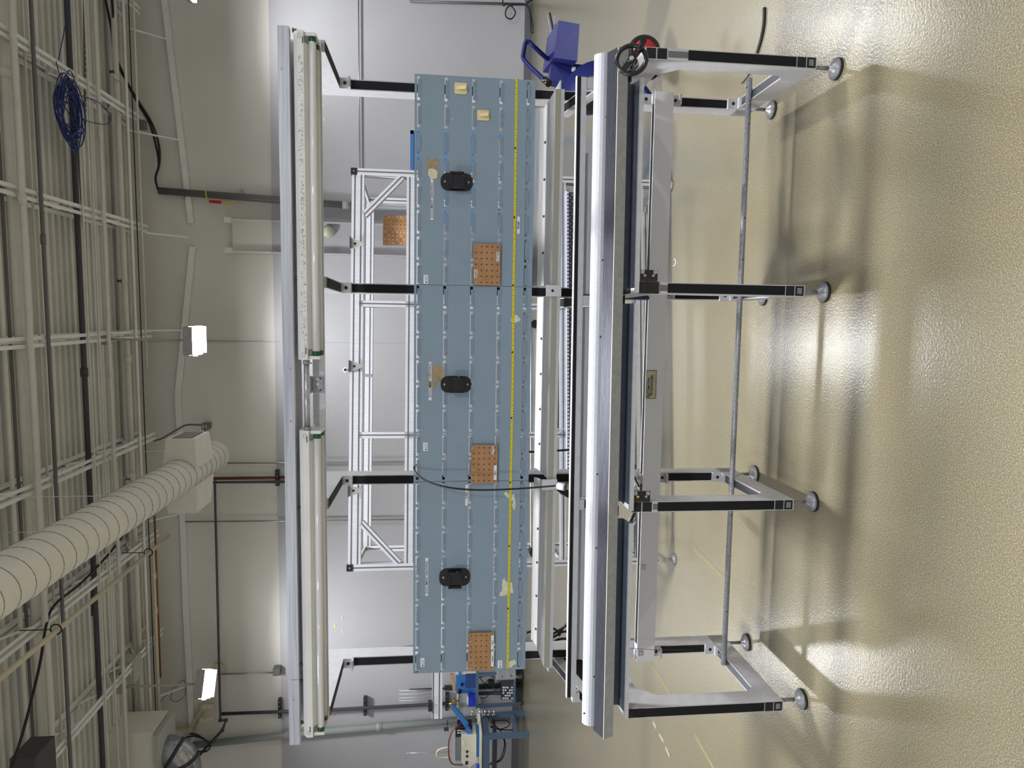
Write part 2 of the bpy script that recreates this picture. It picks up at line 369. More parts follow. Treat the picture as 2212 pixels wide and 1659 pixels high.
# ------------------------------------------------------------------ hanging high-bay lights (lamps of the hall)
LENS = mat('lit_lens', (1, 1, 1), .5, emit=40)
def highbay(X, Y, label, rz=0, E=84, rodtop=6.35, spread=148, vis=True):
    zt = 5.17; t = T('highbay_light', label, 'light', (X, Y, zt), RF, 'white hanging high-bay lights')
    c, sn = math.cos(rz), math.sin(rz)
    def P(a, b_, z): return (X+c*a-sn*b_, Y+sn*a+c*b_, z)
    def bx(mb, a0, a1, b0, b1, z0, z1): return mb.hexa([P(a0, b0, z0), P(a1, b0, z0), P(a1, b1, z0), P(a0, b1, z0), P(a0, b0, z1), P(a1, b0, z1), P(a1, b1, z1), P(a0, b1, z1)])
    t.part('housing', bx(bx(MB().m(WHITEP), -.21, .21, -.3, .3, 5.12, 5.18), -.23, -.21, -.12, .12, 5.06, 5.16))
    t.part('lens', bx(MB().m(LENS), -.19, .19, -.28, .28, 5.085, 5.12))
    t.part('clip', bx(MB().m(ZINC), -.2, .2, -.31, -.3, 5.07, 5.2)); t.part('clip', bx(MB().m(ZINC), -.2, .2, .3, .31, 5.07, 5.2))
    t.part('rod', MB().m(WHITEP).cyl((X, Y, 5.18), (X, Y, rodtop), .017, 10))
    t.part('ceiling_box', MB().m(WHITEP).box(X-.08, X+.08, Y-.06, Y+.06, rodtop-.04, rodtop+.08))
    li = bpy.data.lights.new('highbay_lamp', 'AREA'); li.shape = 'RECTANGLE'; li.size = .38; li.size_y = .56; li.energy = E; li.color = (.96, .98, 1); li.spread = math.radians(spread)
    lo = bpy.data.objects.new('highbay_lamp', li); COL.objects.link(lo); lo.parent = t.o; lo.location = (0, 0, 5.075-zt); lo.rotation_euler = (0, 0, rz)
highbay(-.458, 10.5, 'lit hanging high-bay light in the middle of the wall', 0)
highbay(-5.78, 10.5, 'lit hanging high-bay light at the left, turned slightly askew', .5)
highbay(4.6, 10.5, 'hanging high-bay light at the right end of the far row')
for xx in (-5.9, -.6, 4.7):
    sd = {-5.9: 'left', -.6: 'middle', 4.7: 'right'}[xx]
    highbay(xx, 3.6, sd+' high-bay light of the row above the workstation', 0, E=230, spread=150)
for xx, sd in ((-8.6, 'far left'), (-3.3, 'left'), (2.2, 'right'), (7.6, 'far right')):
    highbay(xx, -2.6, sd+' high-bay light of the row behind the camera', 0, E=155, spread=170)

# ------------------------------------------------------------------ round duct
A = Vector((-2.296, 11.0, 5.085)); B = Vector((-2.22, 3.4, 5.1)); dr = .235
t = T('spiral_duct', 'large round white spiral duct with two side outlets', 'duct', A, RF)
mb = MB().m(DUCTM).cyl(B, A, dr, 48)
t.part('pipe', mb)
sp = []; turns = int(7.6/.21)
for i in range(turns*24+1):
    a = 2*math.pi*i/24; y = 11.0-i/24*.21; f = (11.0-y)/7.6; sp.append((A.x+(B.x-A.x)*f+(dr+.0015)*math.cos(a), y, A.z+(B.z-A.z)*f+(dr+.0015)*math.sin(a)))
t.part('seam', MB().m(SEAM).tube(sp, .0035, 4))
t.part('end_cap', MB().m(DUCTM).lathe(A, (0, 1, 0), [(dr+.004, -.01), (dr+.004, .015), (dr-.01, .03)], 48))
for sx, yy in ((1, 9.95), (-1, 9.95)):
    xr = A.x+sx*.12; xo = A.x+sx*.52; ob_mb = MB().m(DUCTM)
    z0, z1 = 4.86, 5.3
    ob_mb.hexa([(xr, yy-.36, z0), (xo, yy-.3, z0+.03), (xo, yy+.3, z0+.03), (xr, yy+.36, z0), (xr, yy-.36, z1), (xo, yy-.3, z1-.03), (xo, yy+.3, z1-.03), (xr, yy+.36, z1)])
    ou = t.part('side_outlet', ob_mb)
    gm = MB().m(mat('grille_dark', s(70, 66, 62), .7)).box(xo, xo+sx*.006, yy-.24, yy+.24, z0+.09, z1-.09)
    gm.m(DUCTM)
    for k in range(11): gm.box(xo+sx*.004, xo+sx*.009, yy-.23+k*.046, yy-.224+k*.046, z0+.1, z1-.1)
    t.part('grille', gm, parent=ou)
for yy in (10.4, 7.9, 5.6):
    for dx in (-.2, .2): t.part('hanger_wire', MB().m(STRUC).cyl((A.x+dx, yy, 5.1), (A.x+dx, yy, 6.35), .004, 6))
# rectangular duct, flexible elbow, heater boxes at the left
def hx(mb, c0, c1, Y0, Y1):  # box in room frame from two image corners on plane Y0
    a = RF.V(*c0, Y0); d = RF.V(*c1, Y0); return mb.box(a.x, d.x, Y0, Y1, a.z, d.z)
t = T('drop_duct', 'white rectangular drop duct with silver flexible elbow at far left', 'duct', RF.V(340, 1625, 10.6), RF)
t.part('duct_body', hx(MB().m(DUCTM), (160, 1590), (335, 1700), 10.6, 11.2))
a, c = RF.V(330, 1592, 10.55), RF.V(345, 1700, 10.55)
t.part('collar', MB().m(WHITEP).box(a.x+.02, c.x, 10.55, 11.25, a.z, c.z))
mb = MB().m(mat('foil_duct', s(170, 172, 176), .25, .85, .3, 14))
pts = sm([RF.V(338, 1625, 10.9), RF.V(365, 1622, 10.9), RF.V(388, 1632, 10.9), RF.V(400, 1655, 10.9), RF.V(402, 1690, 10.9)]); mb.tube(pts, .24, 24)
t.part('flexible_elbow', mb, label='silver foil flexible elbow')
mb = MB().m(MDARK)
for k in (2, 9, 15):
    q = pts[k]; d = (pts[k+1]-pts[k]).normalized(); mb.tube([q-d*.03, q+d*.03], .247, 24)
t.part('band', mb)
t = T('control_box', 'pale grey control box with two dark ports hung from the joist at left', 'box', RF.V(272, 1450, 10.8), RF)
t.part('body', hx(MB().m(WHITEP), (255, 1432), (290, 1478), 10.8, 11.1)); t.part('port', MB().m(INK).lathe(RF.V(262, 1457, 10.8), (0, -1, 0), [(.03, 0), (.03, .01)], 12))
t.part('label_plate', hx(MB().m(PAPER), (281, 1442), (284, 1460), 10.79, 10.8))
t = T('heater_box', 'larger off-white sheet metal box under the joists at left corner', 'box', RF.V(125, 1625, 9.6), RF)
t.part('body', hx(MB().m(WHITEP), (108, 1600), (145, 1700), 9.6, 10.0)); t.part('knob', MB().m(PIPEG).lathe(RF.V(125, 1612, 9.6), (0, -1, 0), [(.035, 0), (.03, .02)], 14))
solo('heater_box', 'dark grey box at the lower left corner of the roof', 'box', hx(MB().m(DGREY), (20, 1640), (80, 1720), 7.6, 8.0), RF.V(60, 1680, 7.6), RF)
# cream PVC pipes at left, hanging cream pipe, black cable
def wpipe(name, label, cat, pts, r, m, Y=12.13, n=10, group=None, smooth=False):
    P = [RF.V(x, y, Y) for x, y in pts]; P = sm(P) if smooth else P
    mb = MB().m(m).tube(P, r, n)
    if not smooth:
        for q in P[1:-1]: mb.lathe(q-Vector((0, 0, r*1.25)), (0, 0, 1), [(r*.7, 0), (r*1.25, r*.6), (r*1.25, r*1.9), (r*.7, r*2.5)], n)
    return solo(name, label, cat, mb, P[0], RF, group)
G2 = 'pipes and conduits mounted on the back wall'
wpipe('cream_pipe', 'cream pipe bending up to the wall beside the silver duct elbow', 'pipe', [(345, 1577), (412, 1577), (440, 1527), (462, 1526)], .05, CREAM, 12.1, group=G2)
wpipe('cream_pipe', 'thinner cream pipe bending behind the silver duct elbow', 'pipe', [(403, 1620), (435, 1556), (462, 1551)], .038, CREAM, 12.0, group=G2)
wpipe('cream_pipe', 'short capped cream stub beside the silver elbow', 'pipe', [(371, 1558), (373, 1600)], .05, CREAM, 12.12, group=G2)
a = Vector((-3.7, 11.4, 5.93)); c_ = Vector((-3.73, 4.5, 5.93))
t = T('hanging_cream_pipe', 'long cream pipe hung from black rings between two joists', 'pipe', a, RF)
t.part('pipe', MB().m(CREAM).cyl(a, c_, .03, 12))
for yy in (10.6, 8.05, 6.3):
    mb = MB().m(RUB).tube([(a.x+.06*math.cos(k*math.pi/8), yy, 5.94+.06*math.sin(k*math.pi/8)) for k in range(17)], .008, 6).cyl((a.x, yy, 6.0), (a.x, yy, 6.33), .006, 6)
    t.part('hanger_ring', mb)
mb = MB().m(RUB).tube(sm([RF.Z(281, 1133, 6.25), RF.Z(245, 1185, 6.3), RF.Z(180, 1255, 6.3), RF.Z(120, 1305, 6.3), RF.Z(100, 1350, 6.25), RF.Z(85, 1440, 6.1), RF.Z(50, 1580, 6.0), RF.Z(20, 1670, 6.0)]), .016, 8)
solo('black_cable', 'single black cable sagging across the joists at the left', 'cable', mb, RF.Z(180, 1255, 6.3), RF)
wpipe('black_cable', 'loops of black cable on the wall below the left light', 'cable', [(410, 1585), (428, 1588), (450, 1605), (452, 1618), (436, 1624), (408, 1612), (398, 1596), (420, 1590), (446, 1600), (455, 1612)], .014, RUB, 11.9, 6, G2, True)
wpipe('black_cable', 'faint grey coil of wire above the left light', 'cable', [(343, 1520), (372, 1488), (396, 1470), (400, 1500), (380, 1516), (368, 1505), (385, 1480), (400, 1478)], .006, PIPEG, 12.0, 6, G2, True)
wpipe('yellow_cable_coil', 'small coil of pale yellow cable beside the left light', 'cable', [(461, 1432), (478, 1431), (489, 1442), (484, 1453), (466, 1455), (460, 1444), (468, 1433), (484, 1436), (488, 1448), (476, 1454), (464, 1448)], .008, mat('pale_yellow', s(196, 190, 140), .6), 12.1, 6, G2, True)
# wall conduits
wpipe('conduit', 'galvanised conduit with a grey box on the wall below the lowest lamp', 'conduit', [(478, 1456), (590, 1453)], .014, ZINC, group=G2)
solo('conduit_box', 'grey square box ending the conduit by the left light', 'box', hx(MB().m(PIPEG), (589, 1446), (604, 1460), 12.02, YW), RF.V(596, 1452, 12.02), RF)
wpipe('conduit', 'long dark conduit along the wall with a drop at its left end', 'conduit', [(620, 1040.5), (464, 1042), (476, 1556), (488, 1556), (480, 1578), (404, 1660)], .026, PIPED, 11.98, group=G2)
wpipe('drop_pipe', 'dark drop pipe from the long conduit down to the brass valve', 'pipe', [(478, 1542), (700, 1534), (925, 1522), (975, 1519)], .03, PIPED, 12.02, group=G2)
wpipe('copper_pipe', 'black and copper pipe pair descending the wall beside the round duct end', 'pipe', [(436, 1035), (620, 1033), (700, 1032)], .02, COPPER, 12.145, group=G2)
wpipe('black_pipe', 'black pipe against the copper pipe on the wall', 'pipe', [(436, 1032.5), (620, 1030), (700, 1029)], .011, RUB, 12.155, group=G2)
wpipe('conduit', 'galvanised conduit dropping behind the middle of the aluminium frame', 'conduit', [(476, 1000), (620, 1000), (1080, 995)], .014, ZINC, group=G2)
wpipe('conduit', 'galvanised conduit dropping the wall below the sloping girt at left', 'conduit', [(401, 1127), (620, 1125), (880, 1122)], .014, ZINC, group=G2)
wpipe('conduit', 'galvanised conduit running level along the wall at right', 'conduit', [(774, -40), (775.5, 180), (778, 480)], .012, ZINC, group=G2)
wpipe('conduit', 'conduit bending from the joist end to the small double box', 'conduit', [(331, 952), (350, 947), (383, 928), (404, 918), (434, 918)], .016, PIPEG, 12.0, group=G2, smooth=True)
t = T('junction_box', 'small grey double box on the wall above the round duct end', 'box', RF.V(442, 921, 12.0), RF)
t.part('body', hx(MB().m(PIPEG), (435, 915), (450, 928), 12.0, YW)); t.part('cover_slot', hx(hx(MB().m(PAPER), (438, 918), (440, 925), 11.995, 12.0), (444, 918), (446, 925), 11.995, 12.0))
wpipe('conduit', 'short conduit between the small double box and the duct end', 'conduit', [(443, 928), (443.5, 962)], .013, PIPEG, group=G2)
wpipe('grey_waste_pipe', 'large grey plastic pipe standing on the wall at far left', 'pipe', [(398, 1612), (620, 1588), (820, 1570), (1110, 1546)], .062, PVC, 12.09, 16, G2)
wpipe('wall_pipe', 'grey conduit dropping the wall beside the loop of black cord at far right', 'pipe', [(885, 3), (1132, 9)], .02, PIPEG, group=G2)
wpipe('power_cable', 'loop of black cord hanging at the base of the wall at far right', 'cable', [(1086, 0), (1087, 12), (1097, 8), (1109, 18), (1113, 30), (1104, 41), (1093, 36), (1093, 22), (1102, 12), (1122, 10), (1140, 14), (1148, 40), (1152, 68), (1147, 66), (1145, 30), (1138, 8), (1150, 0)], .012, RUB, 12.0, 6, G2, True)
for (x0, y0, x1, y1), lb in zip([(594, 1016, 602, 1050), (600, 1512, 607, 1552), (785, 1508, 792, 1546), (962, 1500, 969, 1535)], ['at the copper pipe pair', 'above the header at the left drop pipe', 'midway on the left drop pipe', 'low by the brass valve']):
    mb = hx(MB().m(mat('black_strut', s(46, 50, 50), .5, .2)), (x0, y0), (x1, y1), 12.08, YW); mb.m(ZINC)
    for k in range(4):
        yy = y0+(y1-y0)*(k+.5)/4; a = RF.V((x0+x1)/2, yy, 12.075); mb.lathe(a, (0, -1, 0), [(.012, 0), (.008, .004)], 8)
    solo('strut_bracket', 'black perforated strut bracket on the wall '+lb, 'bracket', mb, RF.V(x0, y0, 12.08), RF, 'black strut brackets on the back wall')
t = T('brass_valve', 'small brass tap at the end of the left drop pipe', 'valve', RF.V(980, 1518, 12), RF)
t.part('body', MB().m(mat('brass', s(190, 160, 80), .3, .8)).cyl(RF.V(970, 1520, 12), RF.V(986, 1520, 12), .025, 10).cyl(RF.V(978, 1514, 11.97), RF.V(990, 1514, 11.97), .012, 8))
t.part('handle', MB().m(mat('brass', s(190, 160, 80), .3, .8)).beam(RF.V(982, 1508, 11.95), RF.V(982, 1526, 11.95), .02, .02))
wpipe('supply_pipe', 'pale horizontal pipe on the wall behind the blue lever machine', 'pipe', [(989, 1480), (989.5, 1520), (990, 1553)], .022, WHITEP, 12.0, group=G2)
# teardrop wall lamp
c = RF.V(708, 501, YW-.1); t = T('wall_lamp', 'greenish glass teardrop lamp on the wall just below the header', 'lamp', c, RF)
t.part('globe', MB().m(mat('lamp_globe', s(196, 200, 176), .15, coat=.5)).lathe(c+Vector((0, 0, -.1)), (0, 0, 1), [(.015, -.02), (.07, .02), (.1, .07), (.105, .11), (.08, .16), (.04, .19)], 20))
t.part('bracket', MB().m(PIPEG).cyl(c+Vector((0, 0, .08)), c+Vector((0, .1, .12)), .02, 8))
# tape scraps on the wall
for p, lb in zip([(698, 228), (700, 258), (739, 1336), (723, 1352), (740, 1364)], ['upper of two right ones', 'lower of two right ones', 'first of three left ones', 'middle of three left ones', 'last of three left ones']):
    a = RF.V(p[0]-2, p[1]-4, YW-.003); d = RF.V(p[0]+2, p[1]+4, YW-.003)
    solo('tape_scrap', 'tiny tan masking tape scrap on the wall, '+lb, 'tape', MB().m(BEIGE).box(a.x, d.x, YW-.004, YW, a.z, d.z), a, RF, 'tape scraps on the wall')
solo('wall_seam', 'faint vertical panel joint line on the back wall', 'joint', MB().m(mat('seam_line', s(160, 160, 166), .7)).box(RF.V(900, 742, YW).x-.004, RF.V(900, 742, YW).x+.004, YW-.002, YW+.04, 0, 6.5), (RF.V(900, 742, YW).x, YW, 0), RF)

# ================================================================== WORKSTATION
UC = [1.045, .152, -.733, -1.613]
def prof(mb, a, b, w, d, wdir, slots=True, s0=0, s1=1, end=None):
    """45x90 slotted extrusion from a to b; wdir = direction of the narrow (w) side; black covers on the two narrow faces."""
    a = Vector(a); b = Vector(b); t = (b-a).normalized(); wd = Vector(wdir).normalized(); dd = t.cross(wd).normalized()
    W = wd*w/2; D = dd*d/2
    mb.m(ALU).hexa([a-W-D, a+W-D, a+W+D, a-W+D, b-W-D, b+W-D, b+W+D, b-W+D])
    if slots:
        mb.m(BLK); L = b-a; p = a+L*s0; q = a+L*s1
        for sg in (-1, 1):
            o = D*sg*1.006; Wn = W*.82; o2 = D*sg*.97
            mb.hexa([p-Wn+o2, p+Wn+o2, q+Wn+o2, q-Wn+o2, p-Wn+o, p+Wn+o, q+Wn+o, q-Wn+o])
    return mb
t = T('workstation_frame', 'grey aluminium workstation frame of four posts with black slot covers and levelling feet', 'workstation', (-.28, 2.95, 0), WS)
FZ = [.76, .76, .76, .76]
for i, u in enumerate(UC):
    # rear upright
    t.part('upright', prof(MB(), (u, 3.225, .115), (u, 3.225, 2.03), .045, .09, (1, 0, 0), s0=.03, s1=.985))
    def brk(zs, zb):
        br = MB().m(ALU).box(u-.0235, u+.0235, 3.165, 3.181, zs, zb).box(u-.0235, u+.0235, 3.14, 3.18, zs-.002, zs+.006)
        br.m(INK).lathe((u, 3.166, (zs+zb)/2), (0, -1, 0), [(.0075, 0), (.0075, .004)], 10); return br
    for zs, zb in ((1.985, 2.03), (.615, .675), (.485, .525), (.2, .25)): t.part('corner_bracket', brk(zs, zb))
    # light arm with gusset
    am = prof(MB(), (u, 3.27, 2.075), (u, 2.765, 2.075), .045, .09, (1, 0, 0), s0=.16)
    am.m(BLK).box(u-.0185, u+.0185, 2.8, 3.12, 2.0285, 2.031)
    t.part('light_arm', am)
    # front leg, bench arm, base rail
    top0 = [.64, .69, .70, .775][i]
    lg = MB(); prof(lg, (u, 2.69, .2), (u, 2.69, .72), .045, .09, (1, 0, 0), slots=False)
    lg.m(BLK).box(u-.0185, u+.0185, 2.6435, 2.6445, .2, top0-.0)
    lg.m(PIPEG).box(u-.012, u+.012, 2.6442, 2.6452, top0, .72)
    t.part('front_leg', lg)
    ar = MB(); prof(ar, (u, 2.645, .765), (u, 3.18, .765), .045, .09, (1, 0, 0), slots=False)
    ar.m(BLK).box(u-.0185, u+.0185, 2.75, 3.17, .8095, .8105)
    if i != 1:
        ar.m(HOLE).box(u-.0195, u+.0195, 2.6437, 2.6447, .725, .764).box(u-.0195, u+.0195, 2.6437, 2.6447, .769, .806)
    else:
        ar.m(BLKP).box(u-.0235, u+.0235, 2.632, 2.645, .73, .812)
    ar.m(ALU).prism([(u-.0225, 2.735, .721), (u-.0225, 2.81, .721), (u-.0225, 2.735, .645)], (.045, 0, 0))
    t.part('bench_arm', ar)
    bs = MB(); prof(bs, (u, 2.645, .1575), (u, 3.27, .1575), .045, .085, (1, 0, 0), slots=False)
    bs.m(mat('slot_strip_grey', s(92, 92, 100), .4, .4)).box(u-.0165, u+.0165, 2.76, 3.13, .1995, .2005)
    bs.m(HOLE).box(u-.0195, u+.0195, 2.6437, 2.6447, .12, .156).box(u-.0195, u+.0195, 2.6437, 2.6447, .16, .196)
    bs.m(CAST).box(u-.012, u+.012, 2.643, 2.6445, .128, .148)
    bs.m(ALU).prism([(u-.0225, 2.735, .199), (u-.0225, 2.765, .199), (u-.0225, 2.735, .229)], (.045, 0, 0))
    t.part('base_rail', bs)
    for v in (2.69, 3.225):
        ft = MB().m(CAST).cyl((u, v, .03), (u, v, .117), .008, 12).lathe((u, v, .009), (0, 0, 1), [(.041, 0), (.042, .004), (.024, .016), (.012, .026), (.008, .03)], 28)
        ft.m(INK).lathe((u, v, 0), (0, 0, 1), [(.043, 0), (.043, .009)], 28)
        t.part('levelling_foot', ft)
# lower stretcher beam with sign
sb = MB(); sb.m(mat('beam_aluminium_lightened', s(232, 232, 236), .6)).box(-1.645, 1.072, 3.135, 3.18, .524, .612)  # beam colour lightened to make up for the bench's shade on it
sb.m(BLK).box(-1.56, 1.02, 3.141, 3.17, .612, .6135)
sb.m(ALU)
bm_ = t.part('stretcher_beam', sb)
for p in ((1389.5, 1225), (1384, 1411)):
    c = WS.V(*p, 3.134); t.part('square_clip', MB().m(ZINC).box(c.x-.012, c.x+.012, 3.131, 3.135, c.z-.012, c.z+.012).m(GLUE).box(c.x-.004, c.x+.004, 3.13, 3.131, c.z-.004, c.z+.004), parent=bm_)
a = WS.V(1397, 861, 3.134); d = WS.V(1418, 800, 3.134); sx0, sx1, sz0, sz1 = a.x, d.x, d.z, a.z
a_ = WS.V(1394, 861, 3.134); sz1 = a_.z-.0; sz0 = sz1-.051
pl = MB().m(INK).box(sx0, sx1, 3.132, 3.135, sz0, sz1).m(mat('sign_gold', s(198, 194, 164), .35, .3)).box(sx0+.0025, sx1-.0025, 3.1314, 3.132, sz0+.0025, sz1-.0025)
y_ = 3.131; wS = sx1-sx0
text_mb(pl, 'A', (sx0+.005, y_, sz1-.0125), .0205, align='LEFT', bold=.0005)
text_mb(pl, 'UTOMATiON', (sx0+.0185, y_, sz1-.0135), .0158, align='LEFT', bold=.0006, sx=.86)
text_mb(pl, 'T', (sx0+.0105, y_, sz1-.0275), .0205, align='LEFT', bold=.0005)
text_mb(pl, 'EChNOlOGiES', (sx0+.0205, y_, sz1-.0285), .0158, align='LEFT', bold=.0006, sx=.93)
pl.m(mat('sign_fine', s(150, 110, 90), .6)).box(sx0+.075, sx1-.006, 3.1308, 3.1313, sz0+.0105, sz0+.0115).box(sx0+.008, sx0+.06, 3.1308, 3.1313, sz0+.0065, sz0+.0072).box(sx0+.064, sx1-.008, 3.1308, 3.1313, sz0+.0065, sz0+.0072)
t.part('name_plate', pl, parent=bm_, label='gold plate lettered Automation Technologies')
# bottom pipe
pr_ = WS.V(1626.5, 170, 3.03); pq = WS.V(1571, 1435, 3.03); zz = .2125
mb = MB().m(STEEL).cyl((pq.x, 3.03, zz), (pr_.x, 3.03, zz), .0125, 20).m(INK)
for yy in (217, 266, 470, 560, 1112, 1320): c = WS.V(1600, yy, 3.02); mb.lathe((c.x, 3.0178, zz), (0, -1, 0), [(.003, 0), (.003, .0008)], 8)
mb.m(ZINC).lathe((pr_.x-.035, 3.03, zz+.012), (0, 0, 1), [(.005, 0), (.005, .006)], 8)
solo('foot_pipe', 'long galvanised pipe lying across the base rails near the floor', 'pipe', mb, (0, 3.03, zz), WS)
# sensor plates on the middle arms
for i, u in ((1, UC[1]), (2, UC[2])):
    u0 = u+.0245; tt = T('sensor_plate', ['', 'black connector plate with four silver fittings on the second post from right', 'black connector plate with one yellow fitting on the third post from right'][i], 'plate', (u0, 2.64, .735), WS, 'black connector plates on the bench arms')
    tt.part('plate', MB().m(BLKP).box(u0, u0+.044, 2.632, 2.64, .737, .807))
    for du, dz, r, m_ in ((.036, .062, .0085, ZINC), (.036, .01, .0085, ZINC), (.022, .052, .0055, mat('brass_yellow', s(214, 196, 90), .3, .4) if i == 2 else ZINC), (.022, .018, .0055, ZINC)):
        tt.part('fitting', MB().m(m_).lathe((u0+du, 2.632, .737+dz), (0, -1, 0), [(r, 0), (r, .004), (r*.6, .004), (r*.6, .002)], 14))
    pm = MB().m(mat('faint_print', s(60, 58, 54), .6)).box(u0+.0075, u0+.0095, 2.6314, 2.632, .743, .801)
    tt.part('fine_print', pm)

def dzc(u): return .009*(u+.32)/1.36
def extr(name, mb_m, sec, u0, u1):  # section (v,z) list, extruded along u with slight slope
    n = len(sec); m_ = mb_m; a = m_.add([(u0, v, z+dzc(u0)) for v, z in sec]); b_ = m_.add([(u1, v, z+dzc(u1)) for v, z in sec])
    for i in range(n): m_.face([a+i, a+(i+1) % n, b_+(i+1) % n, b_+i])
    m_.face([a+i for i in range(n)]); m_.face([b_+i for i in range(n)][::-1]); return m_
tv, tz = .924, .383
F0 = Vector((2.60, .919)); tang = Vector((tv, tz)); nd = Vector((tz, -tv))
t = T('front_rail', 'heavy tilted front rail with dark fluted top and worn grey face', 'rail', (-.32, 2.63, .87), WS)
Rr = F0+tang*.073
# fluted top: ridges
sec = [tuple(F0+nd*.047), tuple(F0+nd*.002), tuple(F0)]
k = 0; NF = 8
secf = []
for i in range(NF):
    a0 = .003+i*.07/NF; w_ = .07/NF
    secf += [tuple(F0+tang*a0+nd*.0), tuple(F0+tang*(a0+w_*.62)+nd*.0), tuple(F0+tang*(a0+w_*.66)+nd*.003), tuple(F0+tang*(a0+w_*.97)+nd*.003)]
t.part('fluted_top', extr('', MB().m(FLUTE), [tuple(F0+tang*.002+nd*.008)]+secf+[tuple(F0+tang*.073), tuple(F0+tang*.073+nd*.008)], -1.692, 1.044), label='dark fluted top strip')
t.part('face', extr('', MB().m(GFACE), [tuple(F0+nd*.047), tuple(F0-nd*.0005), tuple(F0+tang*.003-nd*.0005), tuple(F0+tang*.003+nd*.01), tuple(F0+tang*.07+nd*.01), tuple(F0+tang*.07+nd*.045)], -1.692, 1.044), label='worn grey front face')
ed = MB().m(mat('chipped_edge', s(196, 186, 176), .6)); ed = extr('', ed, [tuple(F0-nd*.001-tang*.0006), tuple(F0-nd*.001+tang*.0022), tuple(F0+nd*.0015+tang*.0022), tuple(F0+nd*.0015-tang*.0006)], -1.692, 1.04)
t.part('edge_trim', ed)
t = T('round_hood', 'bright silver rounded hood along the back of the fluted rail', 'hood', (-.32, 2.69, .96), WS)
hs = [(2.667, .944), (2.6665, .957), (2.670, .968), (2.677, .978), (2.688, .986), (2.70, .989), (2.71, .982), (2.715, .95)]
t.part('shell', extr('', MB().m(SILV), hs, -1.675, 1.045))
hb = MB()
for p in ((1309.5, 252), (1301.5, 562), (1297, 728), (1290, 1024), (1288, 1183), (1283, 1461), (1262, 1541)):
    v = 2.668 if p[0] != 1262 else 2.69; c = WS.V(*p, v); c.y = v-.002
    if p[0] == 1262: c = WS.V(*p, 2.68)
    hb.m(INK).lathe(c, (0, -.9, .3), [(.0038, -.001), (.0038, .001)], 10); 
    if p[0] != 1262: hb.m(ZINC).lathe(c+Vector((.004, .001, 0)), (0, -.9, .3), [(.0045, -.002), (.0035, .0015)], 10)
t.part('screw', hb)
t = T('guide_rail', 'narrow guide rail with white rounded top and black stripe behind the silver hood', 'rail', (-.32, 2.88, .98), WS)
t.part('body', extr('', MB().m(ALU), [(2.862, .982), (2.862, 1.0075), (2.88, 1.0075), (2.88, .982)], -1.655, 1.02))
t.part('black_strip', extr('', MB().m(BLK), [(2.8595, 1.0065), (2.8595, 1.022), (2.872, 1.022), (2.872, 1.0065)], -1.655, 1.02))
t.part('white_cap', extr('', MB().m(WHITE), [(2.857, 1.0215), (2.856, 1.0245), (2.860, 1.0265), (2.872, 1.0265), (2.872, 1.0215)], -1.656, 1.021))
t = T('rail_pan', 'pale sheet metal strip seen in the gap between silver hood and guide rail', 'strip', (-.3, 2.885, .93), WS)
for pa_, pb_ in ((.72, UC[1]-.02), (UC[1]-.075, UC[2]-.02), (UC[2]-.075, UC[3]+.12)):
    t.part('sheet', MB().m(mat('pan_sheet', s(176, 178, 184), .45, .1, .15, 4, (1, 20, 20))).hexa([(pb_, 2.884, .925), (pa_, 2.884, .94), (pa_, 2.887, .94), (pb_, 2.887, .925), (pb_, 2.884, .984), (pa_, 2.884, .984), (pa_, 2.887, .984), (pb_, 2.887, .984)]))
# carriers under guide rail / inclined arms
lbs = ['first from right, beside the blue strapping cart', 'second from right', 'third from right, near the white plug', 'leftmost']
for i, u in enumerate(UC):
    ua = u-.068+.02
    tt = T('inclined_arm', 'black inclined support arm on the '+['rightmost post by the blue cart', 'second post from right', 'third post near the white plug', 'leftmost post'][i], 'arm', (ua, 3.2, 1.0), WS, 'black inclined arms between posts and rails')
    a = Vector((ua, 3.262, 1.012)); c_ = Vector((ua, 2.70, .885)); m_ = MB(); prof(m_, a, c_, .045, .045, (1, 0, 0), s1=.95)
    tt.part('slotted_bar', m_)
    pm = MB().m(BLK).prism([(ua-.021, 3.2, .978), (ua-.021, 2.76, .878), (ua-.021, 2.76, .83), (ua-.021, 2.95, .83), (ua-.021, 3.2, .89)], (.042, 0, 0))
    tt.part('side_plate', pm)
    tt.part('rail_bracket', MB().m(ALU).box(ua-.022, ua+.022, 2.865, 2.9, .955, .987))
# shelf channels under front rail
for (y0, y1), lb in zip([(168, 632), (655, 1103), (1130, 1552)], ['right', 'middle', 'left']):
    ua = WS.V(1385, y0, 2.62).x; ub = WS.V(1355, y1, 2.62).x
    tt = T('under_rail_channel', 'dark blue-grey channel with pale front lip under the front rail, '+lb+' section', 'channel', ((ua+ub)/2, 2.65, .82), WS, 'channels under the front rail')
    tt.part('tray', extr('', MB().m(DBLUE), [(2.622, .822), (2.69, .836), (2.69, .9), (2.694, .9), (2.694, .832), (2.622, .818)], ub+.02, ua))
    tt.part('lip', extr('', MB().m(ALU), [(2.615, .812), (2.615, .827), (2.623, .829), (2.623, .812)], ub, ua))
# handwheel
hc = WS.V(1364, 129, 2.52); 
tt = T('handwheel', 'black handwheel with crank handle at the right end of the front rail', 'handwheel', hc, WS)
ax = Vector((.12, -.95, .25)).normalized()
a1 = ax.cross(Vector((0, 0, 1))).normalized(); a2 = ax.cross(a1).normalized()
# wheel normal tilts toward the viewer and along the rail
R_ = .053
ring = [hc+(a1*math.cos(k*2*math.pi/36)+a2*math.sin(k*2*math.pi/36))*R_ for k in range(37)]
tt.part('rim', MB().m(BLKP).tube(ring, .0085, 14, cap=False))
sd = (a1*.38+a2*.92).normalized()
